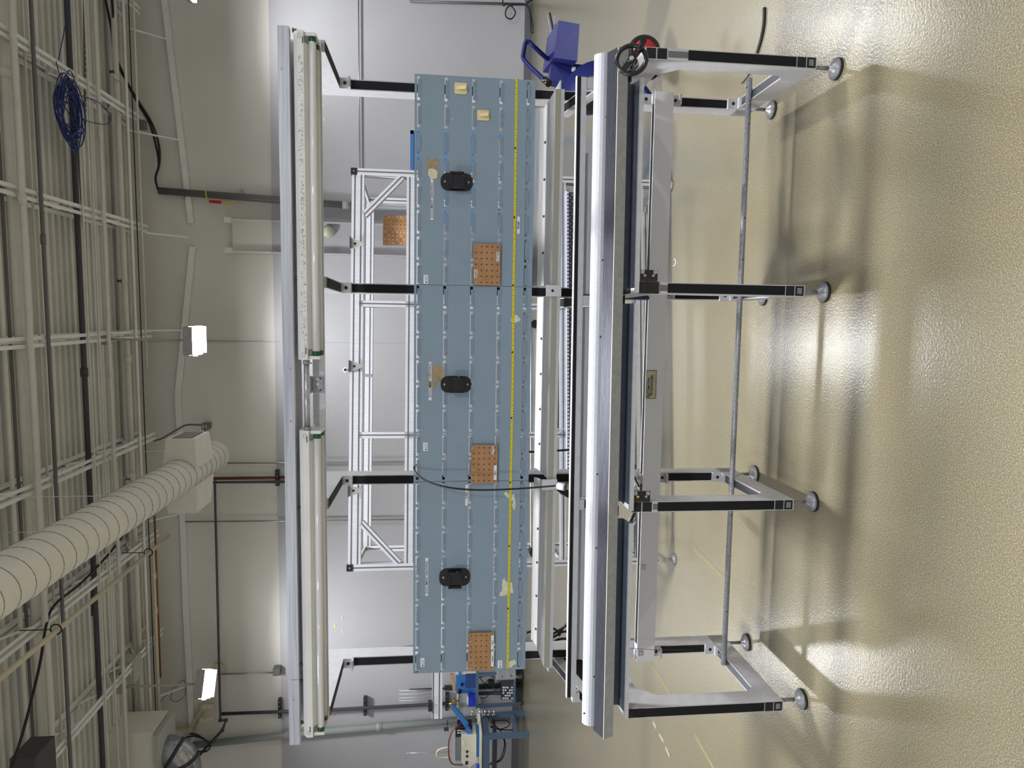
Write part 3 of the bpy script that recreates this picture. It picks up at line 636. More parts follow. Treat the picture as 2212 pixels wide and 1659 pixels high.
# pick spoke direction so it runs up-right in the picture
c1 = WS.V(1383, 104, hc.y); sd = (c1-hc); sd = (sd-ax*sd.dot(ax)).normalized()
tt.part('spoke', MB().m(BLKP).beam(hc-sd*R_*.97, hc+sd*R_*.97, .022, .012, ax))
tt.part('hub', MB().m(BLKP).lathe(hc-ax*.04, ax, [(.014, 0), (.014, .035), (.016, .04), (.0165, .05), (.012, .052)], 20).m(mat('hub_cap', s(176, 172, 160), .4)).lathe(hc+ax*.012, ax, [(.0085, 0), (.0085, .0012)], 18))
hk = hc+sd*R_*.80
hd = (WS.V(1390, 88, 2.45)-hk).normalized()
tt.part('crank_handle', MB().m(ZINC).cyl(hk, hk+hd*.012, .005, 10).m(BLKP).lathe(hk+hd*.012, hd, [(.0055, 0), (.0075, .004), (.0085, .02), (.0125, .055), (.012, .058)], 18))
tt.part('shaft', MB().m(ZINC).cyl(hc-ax*.03, (1.0, 2.64, .9), .009, 12))
# red reel behind the wheel
rc = WS.V(1391, 112, 2.78)
tt = T('red_reel', 'black toothed wheel with red disc and printed plate behind the handwheel', 'wheel', rc, WS)
tt.part('tyre', MB().m(BLKP).lathe(rc, (.1, -1, .1), [(.064, 0), (.066, .006), (.064, .012), (.05, .013)], 40))
tt.part('red_disc', MB().m(RED).lathe(rc+Vector((0, -.013, 0)), (.1, -1, .1), [(.046, 0), (.046, .003), (.02, .004)], 32))
c1 = WS.V(1386, 121, 2.74); tt.part('plate', MB().m(ZINC).beam(WS.V(1372, 145, 2.745), WS.V(1398, 103, 2.745), .003, .022, (0, -1, 0)).m(INK).beam(WS.V(1374, 141, 2.742), WS.V(1397, 104, 2.742), .001, .0, (0, -1, 0)))
# tool ledges in front of the posts
for (y0, y1, ca, cb), lb in zip([(191, 615, .055, 0), (640, 1036, 0, .03), (1043, 1443, .0, .085)], ['right section, lit and clean', 'middle section with bolt holes', 'left section with round holes in its back flange']):
    ua = WS.V(1190, y0, 3.05).x; ub = WS.V(1176, y1, 3.05).x
    t1 = T('tool_ledge', 'bent aluminium tool ledge below the panels, '+lb, 'ledge', ((ua+ub)/2, 3.1, 1.1), WS, 'bent aluminium ledges below the panels')
    sec = [(3.055, 1.087), (3.09, 1.098), (3.125, 1.108), (3.16, 1.122), (3.172, 1.135 if lb[0] != 'r' else 1.2)]
    m_ = MB().m(mat('ledge_sheet', s(158, 158, 158), .5, .1, .2, 5, (1, 30, 30))); n = len(sec)
    fa = lambda v: (v-3.055)/.117
    A_ = m_.add([(ua-ca*fa(v), v, z) for v, z in sec]); B_ = m_.add([(ub+cb*fa(v), v, z) for v, z in sec])
    for i in range(n-1): m_.face([A_+i, A_+i+1, B_+i+1, B_+i], True)
    t1.part('sheet', m_)
    t1.part('front_lip', MB().m(mat('ledge_lip', s(160, 158, 144), .5, .2)).box(ub, ua, 3.052, 3.056, 1.062, 1.088).m(ALU).box(ub, ua, 3.05, 3.056, 1.048, 1.062))
    hm = MB().m(INK)
    u_ = ub+.15
    while u_ < ua-.1: hm.lathe((u_, 3.1425, 1.1165), (0, -.4, 1), [(.006, -.001), (.006, .002)], 10); u_ += .165
    t1.part('bolt_hole', hm)
for i, u in enumerate(UC):
    tm = MB().m(ALUL).box(u-.025, u+.025, 3.045, 3.18, 1.062, 1.068).box(u-.025, u+.025, 3.043, 3.046, 1.045, 1.115) if i in (1, 2) else MB().m(ALUL).box(u-.025, u+.025, 3.06, 3.18, 1.062, 1.068)
    if i == 1: tm.m(INK).lathe((u, 3.043, 1.085), (0, -1, 0), [(.006, 0), (.006, .003)], 10)
    solo('ledge_bracket', 'square aluminium bracket joining ledges at the '+['rightmost', 'second from right', 'third from right', 'leftmost'][i]+' post', 'bracket', tm, (u, 3.1, 1.06), WS, 'ledge brackets on the posts')
# ------------------------------------------------------------------ louvred panels
PZ0, PZ1, PV = 1.168, 1.702, 3.12
rows = [1.6855, 1.565, 1.444, 1.322, 1.200]
pan = [('right', .172, 1.085, [1.0705-.1155*i for i in range(8)]), ('middle', -.729, .170, [.1605-.1122*i for i in range(8)]), ('left', -1.652, -.731, [-.7405-.1157*i for i in range(8)])]
plab = {'right': 'grey-blue louvred steel panel at right with two beige hooks', 'middle': 'grey-blue louvred steel panel in the middle with tan residue patch', 'left': 'grey-blue louvred steel panel at left with cream glue smears'}
PT = {}
SL = .0905; HW = .0125
for nm, u0, u1, st in pan:
    t = T('louvred_panel', plab[nm], 'panel', ((u0+u1)/2, PV, PZ0), WS, 'louvred panels of the workstation'); PT[nm] = t
    cuts = sorted({u0, u1} | {x for q in st for x in (q+HW/2, q-HW/2, q-SL+HW/2, q-SL-HW/2) if u0+.001 < x < u1-.001})
    zc = sorted({PZ0, PZ1} | {z for r_ in rows for z in (r_-HW/2, r_+HW/2-.0035, r_+HW/2)})
    m_ = MB().m(PANEL); idx = {}
    def vid(i, j):
        if (i, j) not in idx: idx[(i, j)] = m_.add([(cuts[i], PV, zc[j])])
        return idx[(i, j)]
    for i in range(len(cuts)-1):
        for j in range(len(zc)-1):
            cu, cz = (cuts[i]+cuts[i+1])/2, (zc[j]+zc[j+1])/2
            if any(abs(cz-r_) < HW/2 for r_ in rows) and any(min(abs(cu-q), abs(cu-q+SL)) < HW/2 for q in st): continue
            if any(r_+HW/2-.0034 < cz < r_+HW/2 for r_ in rows) and any(q-SL < cu < q for q in st): continue
            m_.face([vid(i, j), vid(i+1, j), vid(i+1, j+1), vid(i, j+1)])
    ob = t.part('sheet', m_); so = ob.modifiers.new('thickness', 'SOLIDIFY'); so.thickness = .0022; so.offset = 0
    # edge returns
    t.part('edge_flange', MB().m(PANEL).box(u0, u1, PV, PV+.02, PZ1-.0015, PZ1).box(u0, u1, PV, PV+.02, PZ0, PZ0+.0015).box(u0, u0+.0015, PV, PV+.02, PZ0, PZ1).box(u1-.0015, u1, PV, PV+.02, PZ0, PZ1))
    # louvres: a pressed lip between the end holes
    for r_ in rows:
        for q in st:
            lm = MB().m(PAN2)
            a0, a1 = max(q-SL+HW/2+.001, u0), q-HW/2-.001
            z1 = r_+HW/2-.0035; z0 = r_-HW*1.3
            n = lm.add([(a0, PV-.0012, z0), (a1, PV-.0012, z0), (a0, PV-.0045, z1-.003), (a1, PV-.0045, z1-.003), (a0, PV-.004, z1), (a1, PV-.004, z1), (a0, PV-.0012, z1), (a1, PV-.0012, z1)])
            lm.face([n, n+1, n+3, n+2]); lm.face([n+2, n+3, n+5, n+4]); lm.face([n, n+2, n+4, n+6]); lm.face([n+1, n+7, n+5, n+3])
            t.part('louvre', lm)
    sc = MB().m(ZINC)
PVF = PV-.0016
def onp(mb, x0, y0, x1, y1, d=.0006, m_=None, v=PVF):  # thin plate on the panel between image corners
    a = WS.V(x0, y0, v); c = WS.V(x1, y1, v)
    if m_: mb.m(m_)
    return mb.box(a.x, c.x, v-d, v, a.z, c.z), a, c
def label_on(t, body, x0, y0, x1, y1, size, v=PVF, bold=.0002, off=0, sx=1, flip=False):
    mb, a, c = onp(MB(), x0, y0, x1, y1, .0008, PAPER, v)
    text_mb(mb, body, ((a.x+c.x)/2+off, v-.0012, (a.z+c.z)/2), size, bold=bold, sx=sx)
    return t.part('label', mb, label='white label strip reading '+body)
label_on(PT['right'], 'DOCUMENT DRAWING', 930, 475, 936.5, 386, .0145, off=-.004, sx=1.0)
label_on(PT['middle'], 'DOCUMENT DRAWING', 926, 865, 932.5, 782, .0145, off=.004, sx=1.0)
label_on(PT['left'], 'DOCUMENT DRAWING', 918.5, 1287, 925, 1205, .0145, off=-.002, sx=1.0)
label_on(PT['right'], 'RULER', 1117, 505, 1123, 468, .0115, bold=.0004)
label_on(PT['left'], 'PLIERS', 1005, 1092, 1010.5, 1047, .012)
for nm, x0, y0, x1, y1 in (('right', 915, 613, 925, 594), ('middle', 914, 974, 924, 956), ('left', 908, 1440, 917, 1421), ('left', 1075, 1443, 1085, 1426)):
    mb, a, c = onp(MB(), x0, y0, x1, y1, .0008, PAPER); mb.m(INK)
    mb.lathe((a.x+.007, PVF-.0008, (a.z+c.z)/2-.002), (0, -1, 0), [(.0035, 0), (.0035, .0004)], 10)
    for k in range(3): mb.box(a.x+.014, a.x+.034, PVF-.0011, PVF-.0008, c.z+.004+k*.004, c.z+.005+k*.004)
    PT[nm].part('asset_tag', mb, label='small white asset tag')
# residue patches
def blob(pts, m_, d=.0009, v=PVF, seed=1):
    random.seed(seed); P = [WS.V(x, y, v) for x, y in pts]; out = []
    for i in range(len(P)):
        a, c = P[i], P[(i+1) % len(P)]
        for k in range(3): f = k/3; out.append(a.lerp(c, f)+Vector((random.uniform(-.003, .003), 0, random.uniform(-.003, .003))))
    return MB().m(m_).prism([(p.x, v, p.z) for p in out], (0, -d, 0))
PT['right'].part('torn_cardboard', blob([(924, 341), (934, 345), (945, 342), (948, 352), (942, 360), (949, 372), (947, 386), (935, 389), (926, 382), (923, 362)], CARD, seed=2), label='torn tan cardboard residue')
PT['right'].part('paper_scrap', blob([(926, 366), (938, 364), (945, 374), (943, 386), (932, 388), (926, 380)], GLUE, .0014, seed=5), label='cream paper scrap')
PT['right'].part('fleck', blob([(974, 258), (978, 254), (979, 258), (976, 259)], PAPER, seed=3))
PT['middle'].part('tan_residue', blob([(933, 790), (957, 789), (957, 812), (955, 826), (947, 823), (936, 824)], CARD, seed=4), label='tan glue residue patch')
PT['middle'].part('tan_residue', blob([(922, 824), (944, 824), (943, 836), (923, 834)], CARD, seed=6))
PT['middle'].part('tan_residue', blob([(921, 806), (926, 800), (926, 814), (922, 812)], CARD, seed=7))
PT['middle'].part('glue_smear', blob([(1106, 683), (1114, 680), (1125, 688), (1120, 694), (1110, 698), (1104, 692)], GLUE, seed=8))
PT['left'].part('glue_smear', blob([(1084, 1252), (1089, 1249), (1094, 1257), (1107, 1258), (1109, 1280), (1097, 1283), (1086, 1288), (1078, 1286), (1083, 1276), (1085, 1264)], GLUE, seed=9), label='cream glue smear')
PT['left'].part('glue_smear', blob([(1092, 1062), (1100, 1069), (1110, 1068), (1114, 1090), (1113, 1103), (1107, 1098), (1108, 1082), (1095, 1074), (1088, 1066)], GLUE, seed=10))
PT['left'].part('glue_smear', blob([(1096, 1432), (1112, 1424), (1116, 1432), (1106, 1441), (1096, 1442)], GLUE, seed=11))
for nm, pts in (('right', [(991, 224), (995, 562)]), ('middle', [(966, 670), (963, 986)]), ('left', [(986, 1398), (992, 1089)])):
    sm_ = MB().m(ZINC)
    for p in pts: c = WS.V(*p, PVF); sm_.lathe(c, (0, -1, 0), [(.0045, 0), (.0042, .002), (.002, .0025)], 12)
    for p in {'right': [(1140, 229), (1140, 564)], 'middle': [(1138, 673), (1132, 984)], 'left': [(1129, 1086), (1123, 1392)]}[nm]:
        c = WS.V(*p, PVF); sm_.lathe(c, (0, -1, 0), [(.005, 0), (.0045, .003), (.002, .0035)], 12)
    PT[nm].part('screw', sm_)
# measuring tape
tp = [(1116, 170), (1112, 473), (1109, 640), (1107.5, 820), (1104, 1000), (1100.5, 1200), (1096.5, 1443)]
P = [WS.V(x, y, PVF-.0012) for x, y in tp]; P = [Vector((p.x, PVF-.0012, p.z)) for p in P]
m_ = MB().m(YEL)
for a, c in zip(P, P[1:]): m_.beam(a, c, .0006, .0115, (0, 0, 1))
mk = MB().m(INK); L = P[0].x-P[-1].x; u_ = P[0].x-.003; k = 0; random.seed(5)
def zt(u):
    for a, c in zip(P, P[1:]):
        if c.x <= u <= a.x: return a.z+(c.z-a.z)*(u-a.x)/(c.x-a.x)
    return P[-1].z
while u_ > P[-1].x+.002:
    z = zt(u_); h = .0035 if k % 4 else .0052
    sd_ = 1 if k % 2 else -1
    mk.box(u_-.0007, u_+.0007, PVF-.0019, PVF-.0014, z+sd_*.0056, z+sd_*(.0056-h))
    if k % 4 == 2: mk.box(u_-.0016, u_+.0014, PVF-.0019, PVF-.0014, z-.0012, z+.0018)
    if k % 48 == 47: mk.box(u_-.004, u_+.004, PVF-.0019, PVF-.0014, z-.001, z+.0058)
    u_ -= .00635; k += 1
t = T('measuring_tape', 'long yellow adhesive ruler tape across the three panels', 'tape measure', P[3], WS)
t.part('strip', m_); t.part('tick_marks', mk)
# cup-shaped black holders
def rrect(cx, cz, w, h, r, n=6):
    out = []
    for (sx, sz, a0) in ((1, 1, 0), (-1, 1, 90), (-1, -1, 180), (1, -1, 270)):
        for k in range(n+1): a = math.radians(a0+90*k/n); out.append((cx+sx*(w/2-r)+r*math.cos(a), cz+sz*(h/2-r)+r*math.sin(a)))
    return out
for (x0, y0, x1, y1), tilt, lb in zip([(952, 373, 1021, 414), (952, 812, 1018, 848), (949, 1228, 1015, 1264)], [.012, -.0, -.0], ['below the torn cardboard on the right panel', 'in the middle of the middle panel', 'in the middle of the left panel']):
    a = WS.V(x0, y0, PVF); c = WS.V(x1, y1, PVF); w_, h_ = abs(a.x-c.x), abs(a.z-c.z); cu, cz = (a.x+c.x)/2, (a.z+c.z)/2
    t = T('black_holder', 'black oblong holder plate with square clamp block '+lb, 'holder', (cu, PVF, cz), WS, 'black holders on the panels')
    pr2 = rrect(cu, cz, w_, h_, .032)
    t.part('plate', MB().m(BLKP).prism([(x, PVF, z) for x, z in pr2], (0, -.006, 0)))
    bx_ = (cu, cz+.0)
    hb = MB().m(BLKP); W2, H2 = .031, .029
    hb.box(cu-W2, cu+W2, PVF-.05, PVF-.006, cz-H2, cz+H2)
    hb.box(cu-W2-.003, cu+W2+.003, PVF-.06, PVF-.048, cz+H2-.006, cz+H2+.002).box(cu-W2-.003, cu+W2+.003, PVF-.06, PVF-.048, cz-H2-.002, cz-H2+.006)
    hb.box(cu-W2-.003, cu-W2+.006, PVF-.06, PVF-.048, cz-H2, cz+H2).box(cu+W2-.006, cu+W2+.003, PVF-.06, PVF-.048, cz-H2, cz+H2)
    t.part('clamp_block', hb)
    t.part('knob', MB().m(BLKP).cyl((cu+W2, PVF-.04, cz-.012), (cu+W2+.01, PVF-.04, cz-.012), .004, 10))
    sk = MB().m(ZINC)
    for dz in (.052, -.052): sk.lathe((cu, PVF-.006, cz+dz), (0, -1, 0), [(.0055, 0), (.005, .002), (.002, .003)], 12)
    t.part('screw', sk)
# peg boards
def pegboard(x0, y0, x1, y1, nu, nzv, label, labs, missing=()):
    a = WS.V(x0, y1, PVF); c = WS.V(x1, y0, PVF)  # a: left-top(world), c: right-bottom
    U0, U1, Z1, Z0 = a.x, c.x, a.z, c.z
    t = T('pegboard', label, 'pegboard', ((U0+U1)/2, PVF, (Z0+Z1)/2), WS, 'small brown pegboards on the panels')
    mb = MB().m(PEG).box(U0, U1, PVF-.014, PVF-.01, Z0, Z1)
    t.part('board', mb)
    hm = MB().m(INK)
    for i in range(nu):
        for j in range(nzv):
            if (i, j) in missing: continue
            hm.lathe((U0+(U1-U0)*(i+.5)/nu, PVF-.014, Z0+(Z1-Z0)*(j+.5)/nzv), (0, -1, 0), [(.0032, 0), (.0032, .0002)], 10)
    t.part('peg_holes', hm)
    sc = MB().m(ZINC)
    for i, j in missing: sc.lathe((U0+(U1-U0)*(i+.5)/nu, PVF-.014, Z0+(Z1-Z0)*(j+.5)/nzv), (0, -1, 0), [(.006, 0), (.005, .003)], 12)
    t.part('screw', sc)
    t.part('spacer', MB().m(PEG).box(U0+.01, U0+.03, PVF-.01, PVF, Z0+.01, Z1-.01).box(U1-.03, U1-.01, PVF-.01, PVF, Z0+.01, Z1-.01))
    for body, lx0, ly0, lx1, ly1, sz in labs:
        label_on(t, body, lx0, ly0, lx1, ly1, sz, v=PVF-.0145)
pegboard(1022, 528, 1080.5, 616, 7, 5, 'brown pegboard on the right panel labelled PLIERS and CUTTERS', [('PLIERS', 1024.5, 600, 1031, 583, .0105), ('CUTTERS', 1072, 565, 1078.5, 544, .0105)], missing=((6, 4), (0, 4), (1, 4)))
pegboard(1016.5, 960, 1074, 1043, 7, 5, 'brown pegboard on the middle panel with a shiny bolt', [('CUTTERS', 1062, 982, 1067.5, 963, .0105), ('Pliers', 1066.5, 1037, 1073, 1005, .0095)], missing=((6, 4), (2, 4)))
pegboard(1011, 1363, 1067, 1446, 7, 5, 'brown pegboard on the left panel with two long white labels', [('Pliers', 1060.5, 1403, 1067, 1372, .0095), ('Cutters', 1060.5, 1440, 1067, 1406, .0095)], missing=((0, 4), (5, 4)))
# beige hooks
for (x0, y0, x1, y1), lb in zip([(981.5, 180, 1009, 203), (1030.5, 239, 1057, 260)], ['higher one near the panel corner', 'lower one']):
    a = WS.V(x0, y1, PVF); c = WS.V(x1, y0, PVF); cu, cz = (a.x+c.x)/2, (a.z+c.z)/2; w_, h_ = abs(c.x-a.x), abs(a.z-c.z)
    t = T('adhesive_hook', 'beige plastic adhesive hook on the right panel, '+lb, 'hook', (cu, PVF, cz), WS, 'beige adhesive hooks')
    t.part('base', MB().m(BEIGE).prism([(x, PVF, z) for x, z in rrect(cu, cz, w_, h_, .006)], (0, -.004, 0)))
    t.part('hook', MB().m(BEIGE).prism([(cu-.007, PVF-.004, cz+h_*.32), (cu-.007, PVF-.008, cz+h_*.3), (cu-.007, PVF-.022, cz-h_*.38), (cu-.007, PVF-.018, cz-h_*.44), (cu-.007, PVF-.004, cz-h_*.1)], (.015, 0, 0)))
# power lead with white plug, hanging in front of the panels
t = T('power_lead', 'black power lead with white plug draped over the left panel', 'cable', WS.V(1000, 1050, 3.0), WS)
pp = [(900, 1004, 3.14), (894, 1011, 3.11), (899, 1023, 3.08), (915, 1036, 3.05), (940, 1046, 3.02), (975, 1054, 3.0), (1020, 1058, 3.0), (1070, 1058, 3.0), (1130, 1055, 3.0), (1180, 1051, 2.99), (1204, 1049, 2.98)]
t.part('cable', MB().m(RUB).tube(sm([WS.V(x, y, v) for x, y, v in pp]), .0042, 10))
pa, pb = WS.V(1203, 1049, 2.98), WS.V(1223, 1053, 2.955)
dr_ = (pb-pa).normalized()
t.part('plug', MB().m(WHITE).lathe(pa, dr_, [(.009, 0), (.015, .004), (.0165, .012), (.0165, .034), (.0155, .037)], 18), label='white plug body')
t.part('plug_face', MB().m(DBLUE).lathe(pa+dr_*.037, dr_, [(.0155, 0), (.0155, .006)], 18))
t.part('prongs', MB().m(mat('brass', s(190, 160, 80), .3, .8)).cyl(pa+dr_*.04+Vector((.005, 0, 0)), pa+dr_*.058+Vector((.005, 0, 0)), .0022, 8).cyl(pa+dr_*.04+Vector((-.006, 0, 0)), pa+dr_*.058+Vector((-.006, 0, 0)), .0022, 8))

# ------------------------------------------------------------------ header with fluorescent fixtures
def hz(u): return .004*(u+.3)/1.36
def lin(mb, u0, u1, v0, v1, z0, z1):
    return mb.hexa([(u0, v0, z0+hz(u0)), (u1, v0, z0+hz(u1)), (u1, v1, z0+hz(u1)), (u0, v1, z0+hz(u0)), (u0, v0, z1+hz(u0)), (u1, v0, z1+hz(u1)), (u1, v1, z1+hz(u1)), (u0, v1, z1+hz(u0))])
t = T('header_rail', 'long brushed aluminium header rail above the fluorescent fixtures', 'rail', (-.3, 2.68, 2.15), WS)
t.part('face_bar', lin(lin(MB().m(ALUB), -1.392, 1.053, 2.62, 2.628, 2.130, 2.170), -1.66, -1.394, 2.62, 2.628, 2.130, 2.170))
t.part('top_plate', lin(MB().m(ALUB), -1.66, 1.053, 2.628, 2.745, 2.164, 2.168))
t.part('bottom_lip', lin(MB().m(mat('olive_shade_lip', s(196, 192, 176), .5)), -1.66, 1.053, 2.628, 2.652, 2.1305, 2.134))
t.part('back_plate', lin(MB().m(ALUL), -1.66, 1.053, 2.741, 2.745, 2.125, 2.164))
wsh = MB().m(ZINC)
for p in ((608, 148), (627, 796), (628, 910), (634, 1512)): c = WS.V(*p, 2.62); wsh.lathe(c, (0, -1, 0), [(.0045, 0), (.004, .0015)], 12)
t.part('rivet', wsh)
for yy in (66, 600, 1097, 1435, 1470, 1560):
    c = WS.V(632, yy, 2.66); t.part('bolt', MB().m(PIPEG).lathe((c.x, 2.655, 2.128), (0, 0, -1), [(.0085, 0), (.0085, .003), (.005, .008), (.005, .016)], 12))
t.part('rear_bar', lin(MB().m(ALUL), -1.64, 1.06, 2.745, 2.76, 2.038, 2.084))
ST = mat('stain_scribble', s(110, 108, 104), .7)
for (u0, u1), lb in zip([(-.145, 1.038), (-1.628, -.412)], ['right, stained and scribbled on', 'left, cleaner']):
    t = T('fluorescent_fixture', 'white two-tube fluorescent strip fixture under the header, '+lb, 'light fixture', ((u0+u1)/2, 2.67, 2.07), WS, 'unlit fluorescent strip fixtures')
    def secx(mb, sec, a, b_):
        n = len(sec); A_ = mb.add([(a, v, z+hz(a)) for v, z in sec]); B_ = mb.add([(b_, v, z+hz(b_)) for v, z in sec])
        for i in range(n): mb.face([A_+i, A_+(i+1) % n, B_+(i+1) % n, B_+i])
        mb.face([A_+i for i in range(n)]); mb.face([B_+i for i in range(n)][::-1]); return mb
    hs_ = t.part('housing', secx(MB().m(WHITE), [(2.612, 2.078), (2.612, 2.100), (2.632, 2.116), (2.725, 2.116), (2.742, 2.100), (2.742, 2.078)], u0, u1))
    t.part('reflector', secx(MB().m(WHITE), [(2.612, 2.078), (2.64, 2.062), (2.71, 2.062), (2.742, 2.078)], u0+.04, u1-.04))
    km = MB().m(INK)
    for ue, sg in ((u0, 1), (u1, -1)):
        km.box(ue+sg*.022, ue+sg*.045, 2.6112, 2.6125, 2.083, 2.086)
        km.tube([(ue+sg*(.02)+.008*math.cos(k*math.pi/6), 2.6115, 2.093+hz(ue)+.006*math.sin(k*math.pi/6)) for k in range(13)], .0004, 4)
    t.part('knockout', km, parent=hs_)
    if lb[0] == 'r':
        random.seed(11); sm_ = MB().m(ST)
        for k in range(230):
            uu = random.uniform(u0+.03, u1-.09); z = 2.08+abs(random.gauss(0, .009)); a = random.uniform(-1.2, 1.2); l = random.uniform(.003, .011)
            if z > 2.099: continue
            sm_.beam((uu, 2.6115, z+hz(uu)), (uu+l*math.sin(a), 2.6115, min(2.0995, z+l*abs(math.cos(a)))+hz(uu)), .0007, .0008, (0, 1, 0))
        t.part('stain_marks', sm_, parent=hs_)
    for ue, sg in ((u0, 1), (u1, -1)):
        t.part('lamp_holder', MB().m(WHITE).box(ue+sg*.002, ue+sg*.014, 2.622, 2.728, 2.036+hz(ue), 2.08+hz(ue)))
    for v in (2.636, 2.712):
        ua, ub = u0+.018, u1-.018; z = 2.0505
        if v > 2.7: ua += .0; 
        tb = t.part('tube', MB().m(TUBE).cyl((ua, v, z+hz(ua)), (ub, v, z+hz(ub)), .0135, 20))
        t.part('end_band', MB().m(GREEN).cyl((ua-.002, v, z+hz(ua)), (ua+.014, v, z+hz(ua)), .0139, 20), parent=tb, label='green end band')
        t.part('end_band', MB().m(GREEN).cyl((ub-.014, v, z+hz(ub)), (ub+.002, v, z+hz(ub)), .0139, 20), parent=tb, label='green end band')
t = T('link_conduit', 'short galvanised conduit joining the two fluorescent fixtures', 'conduit', (-.28, 2.63, 2.08), WS)
t.part('pipe', MB().m(ZINC).cyl((-.155, 2.632, 2.087), (-.405, 2.632, 2.086), .0105, 16))
t.part('connector', MB().m(STEEL).cyl((-.147, 2.632, 2.087), (-.162, 2.632, 2.087), .013, 12).cyl((-.4, 2.632, 2.086), (-.412, 2.632, 2.086), .013, 12).cyl((-.157, 2.628, 2.087), (-.157, 2.624, 2.066), .003, 8))
c = WS.V(684, 830, 2.735)
t = T('clip_plate', 'shiny punched bracket on the bar between the two fixtures', 'bracket', c, WS)
a = WS.V(672, 848, 2.735); d = WS.V(697, 813, 2.735)
t.part('plate', MB().m(ZINC).box(a.x, d.x, 2.735, 2.738, d.z, a.z).box(a.x-.002, d.x+.002, 2.72, 2.74, a.z-.002, a.z+.002))
t.part('punched_hole', MB().m(PAPER).lathe(WS.V(684.5, 819, 2.735), (0, -1, 0), [(.0055, 0), (.005, .001)], 12).lathe(WS.V(686, 830, 2.735), (0, -1, 0), [(.006, 0), (.0055, .001)], 12))
t.part('slot', MB().m(INK).tube([WS.V(676+0, 842, 2.734), WS.V(674.5, 830, 2.734), WS.V(677, 818, 2.734)], .0007, 5).tube([WS.V(690, 815, 2.734), WS.V(694, 819, 2.734)], .002, 5).tube([WS.V(690, 845, 2.734), WS.V(694, 841, 2.734)], .002, 5))

# ================================================================== ALUMINIUM EXTRUSION FRAME BEHIND
_a = CF.Z(1455, 395, .0); _b = CF.Z(1462, 1216, .0); FY = (_a.y+_b.y)/2
def ext40(mb, a, b, w=.04, d=.04, wdir=(1, 0, 0), grooves=1):
    """T-slot profile: body with dark grooves on the faces"""
    a = Vector(a); b = Vector(b); t = (b-a).normalized(); wd = Vector(wdir); wd = (wd-t*wd.dot(t)).normalized(); dd = t.cross(wd).normalized()
    W = wd*w/2; D = dd*d/2
    mb.m(ALUL).hexa([a-W-D, a+W-D, a+W+D, a-W+D, b-W-D, b+W-D, b+W+D, b-W+D])
    mb.m(mat('slot_shade', s(88, 88, 94), .6))
    for ax, hw, other, ho in ((wd, w/2, dd, d/2), (dd, d/2, wd, w/2)):
        n = max(1, round(ho*2/.04))
        for sg in (-1, 1):
            for k in range(n):
                off = (-ho+.02+.04*k); g = .0042
                c0 = ax*(sg*hw)+other*off
                p = [c0-other*g-ax*sg*.001, c0+other*g-ax*sg*.001, c0+other*g+ax*sg*.0006, c0-other*g+ax*sg*.0006]
                mb.hexa([a+q for q in p]+[b+q for q in p])
    return mb
pR = CF.V(760, 361, FY); pL = CF.V(753, 1236, FY)
XR, XL = pR.x, pL.x; ZT = (pR.z+pL.z)/2
YB = FY+.62
xr, xl = XR-.025, XL+.025
t = T('extrusion_frame', 'tall bright aluminium slotted extrusion frame standing behind the panels', 'frame', ((XR+XL)/2, FY+.3, 0), CF)
def post(x, y, z0, z1, w=.04, d=.08): t.part('post', ext40(MB(), (x, y, z0), (x, y, z1), w, d, (1, 0, 0)))
for x in (xr, xl):
    post(x, FY+.04, .13, ZT-.01); post(x, YB, .13, ZT-.01, .04, .04)
    t.part('corner_cap', MB().m(BLKP).box(x-.021, x+.021, FY-.002, FY+.042, ZT-.03, ZT+.01).m(ZINC).lathe((x, FY-.002, ZT-.01), (0, -1, 0), [(.005, 0), (.004, .002)], 10))
    for y in (FY+.04, YB):
        t.part('levelling_foot', MB().m(WHITEP).lathe((x, y, .07), (0, 0, 1), [(.012, 0), (.022, .03), (.022, .06)], 12).m(STEEL).cyl((x, y, .01), (x, y, .08), .009, 10).m(PIPEG).lathe((x, y, 0), (0, 0, 1), [(.04, 0), (.04, .006), (.012, .022)], 20))
def rail(z, y, h=.08, x0=None, x1=None, dep=.04): t.part('cross_rail', ext40(MB(), (x0 or xl+.02, y, z), (x1 or xr-.02, y, z), h, dep, (0, 0, 1)))
zR1 = (CF.V(769, 800, FY).z); rail(zR1-.0, FY+.03)
zR2 = CF.V(793, 800, YB).z; rail(zR2, YB)
zR3 = CF.V(889, 800, FY).z; rail(zR3, FY+.03)
zb = CF.V(1382, 700, FY).z; rail(zb, FY+.03, .06)
rail(CF.V(1394, 700, YB).z, YB, .04)
zm = CF.V(1217, 700, FY).z; rail(zm, FY+.03, .04)
# side rails + diagonals
for x in (xr, xl):
    for z in (ZT-.03, zR3, zm, zb): t.part('side_rail', ext40(MB(), (x, FY+.08, z), (x, YB-.02, z), .04, .04, (1, 0, 0)))
    sg = -1 if x == xr else 1
    t.part('diagonal_brace', ext40(MB(), (x+sg*.02, FY+.03, zR1-.26), (x+sg*.26, FY+.03, ZT-.03) , .04, .04, (0, 1, 0)) if False else ext40(MB(), (x+sg*.28, FY+.03, zR1-.04), (x+sg*.02, FY+.03, zR1-.28), .04, .04, (0, 1, 0)))
    t.part('diagonal_brace', ext40(MB(), (x+sg*.28, FY+.03, zb+.03), (x+sg*.02, FY+.03, zb+.28), .04, .04, (0, 1, 0)))
# intermediate studs
for py in (656, 940):
    x = CF.V(840, py, FY).x
    t.part('stud', ext40(MB(), (x, FY+.03, zb+.03), (x, FY+.03, CF.V(775, py, FY).z), .04, .04, (1, 0, 0)))
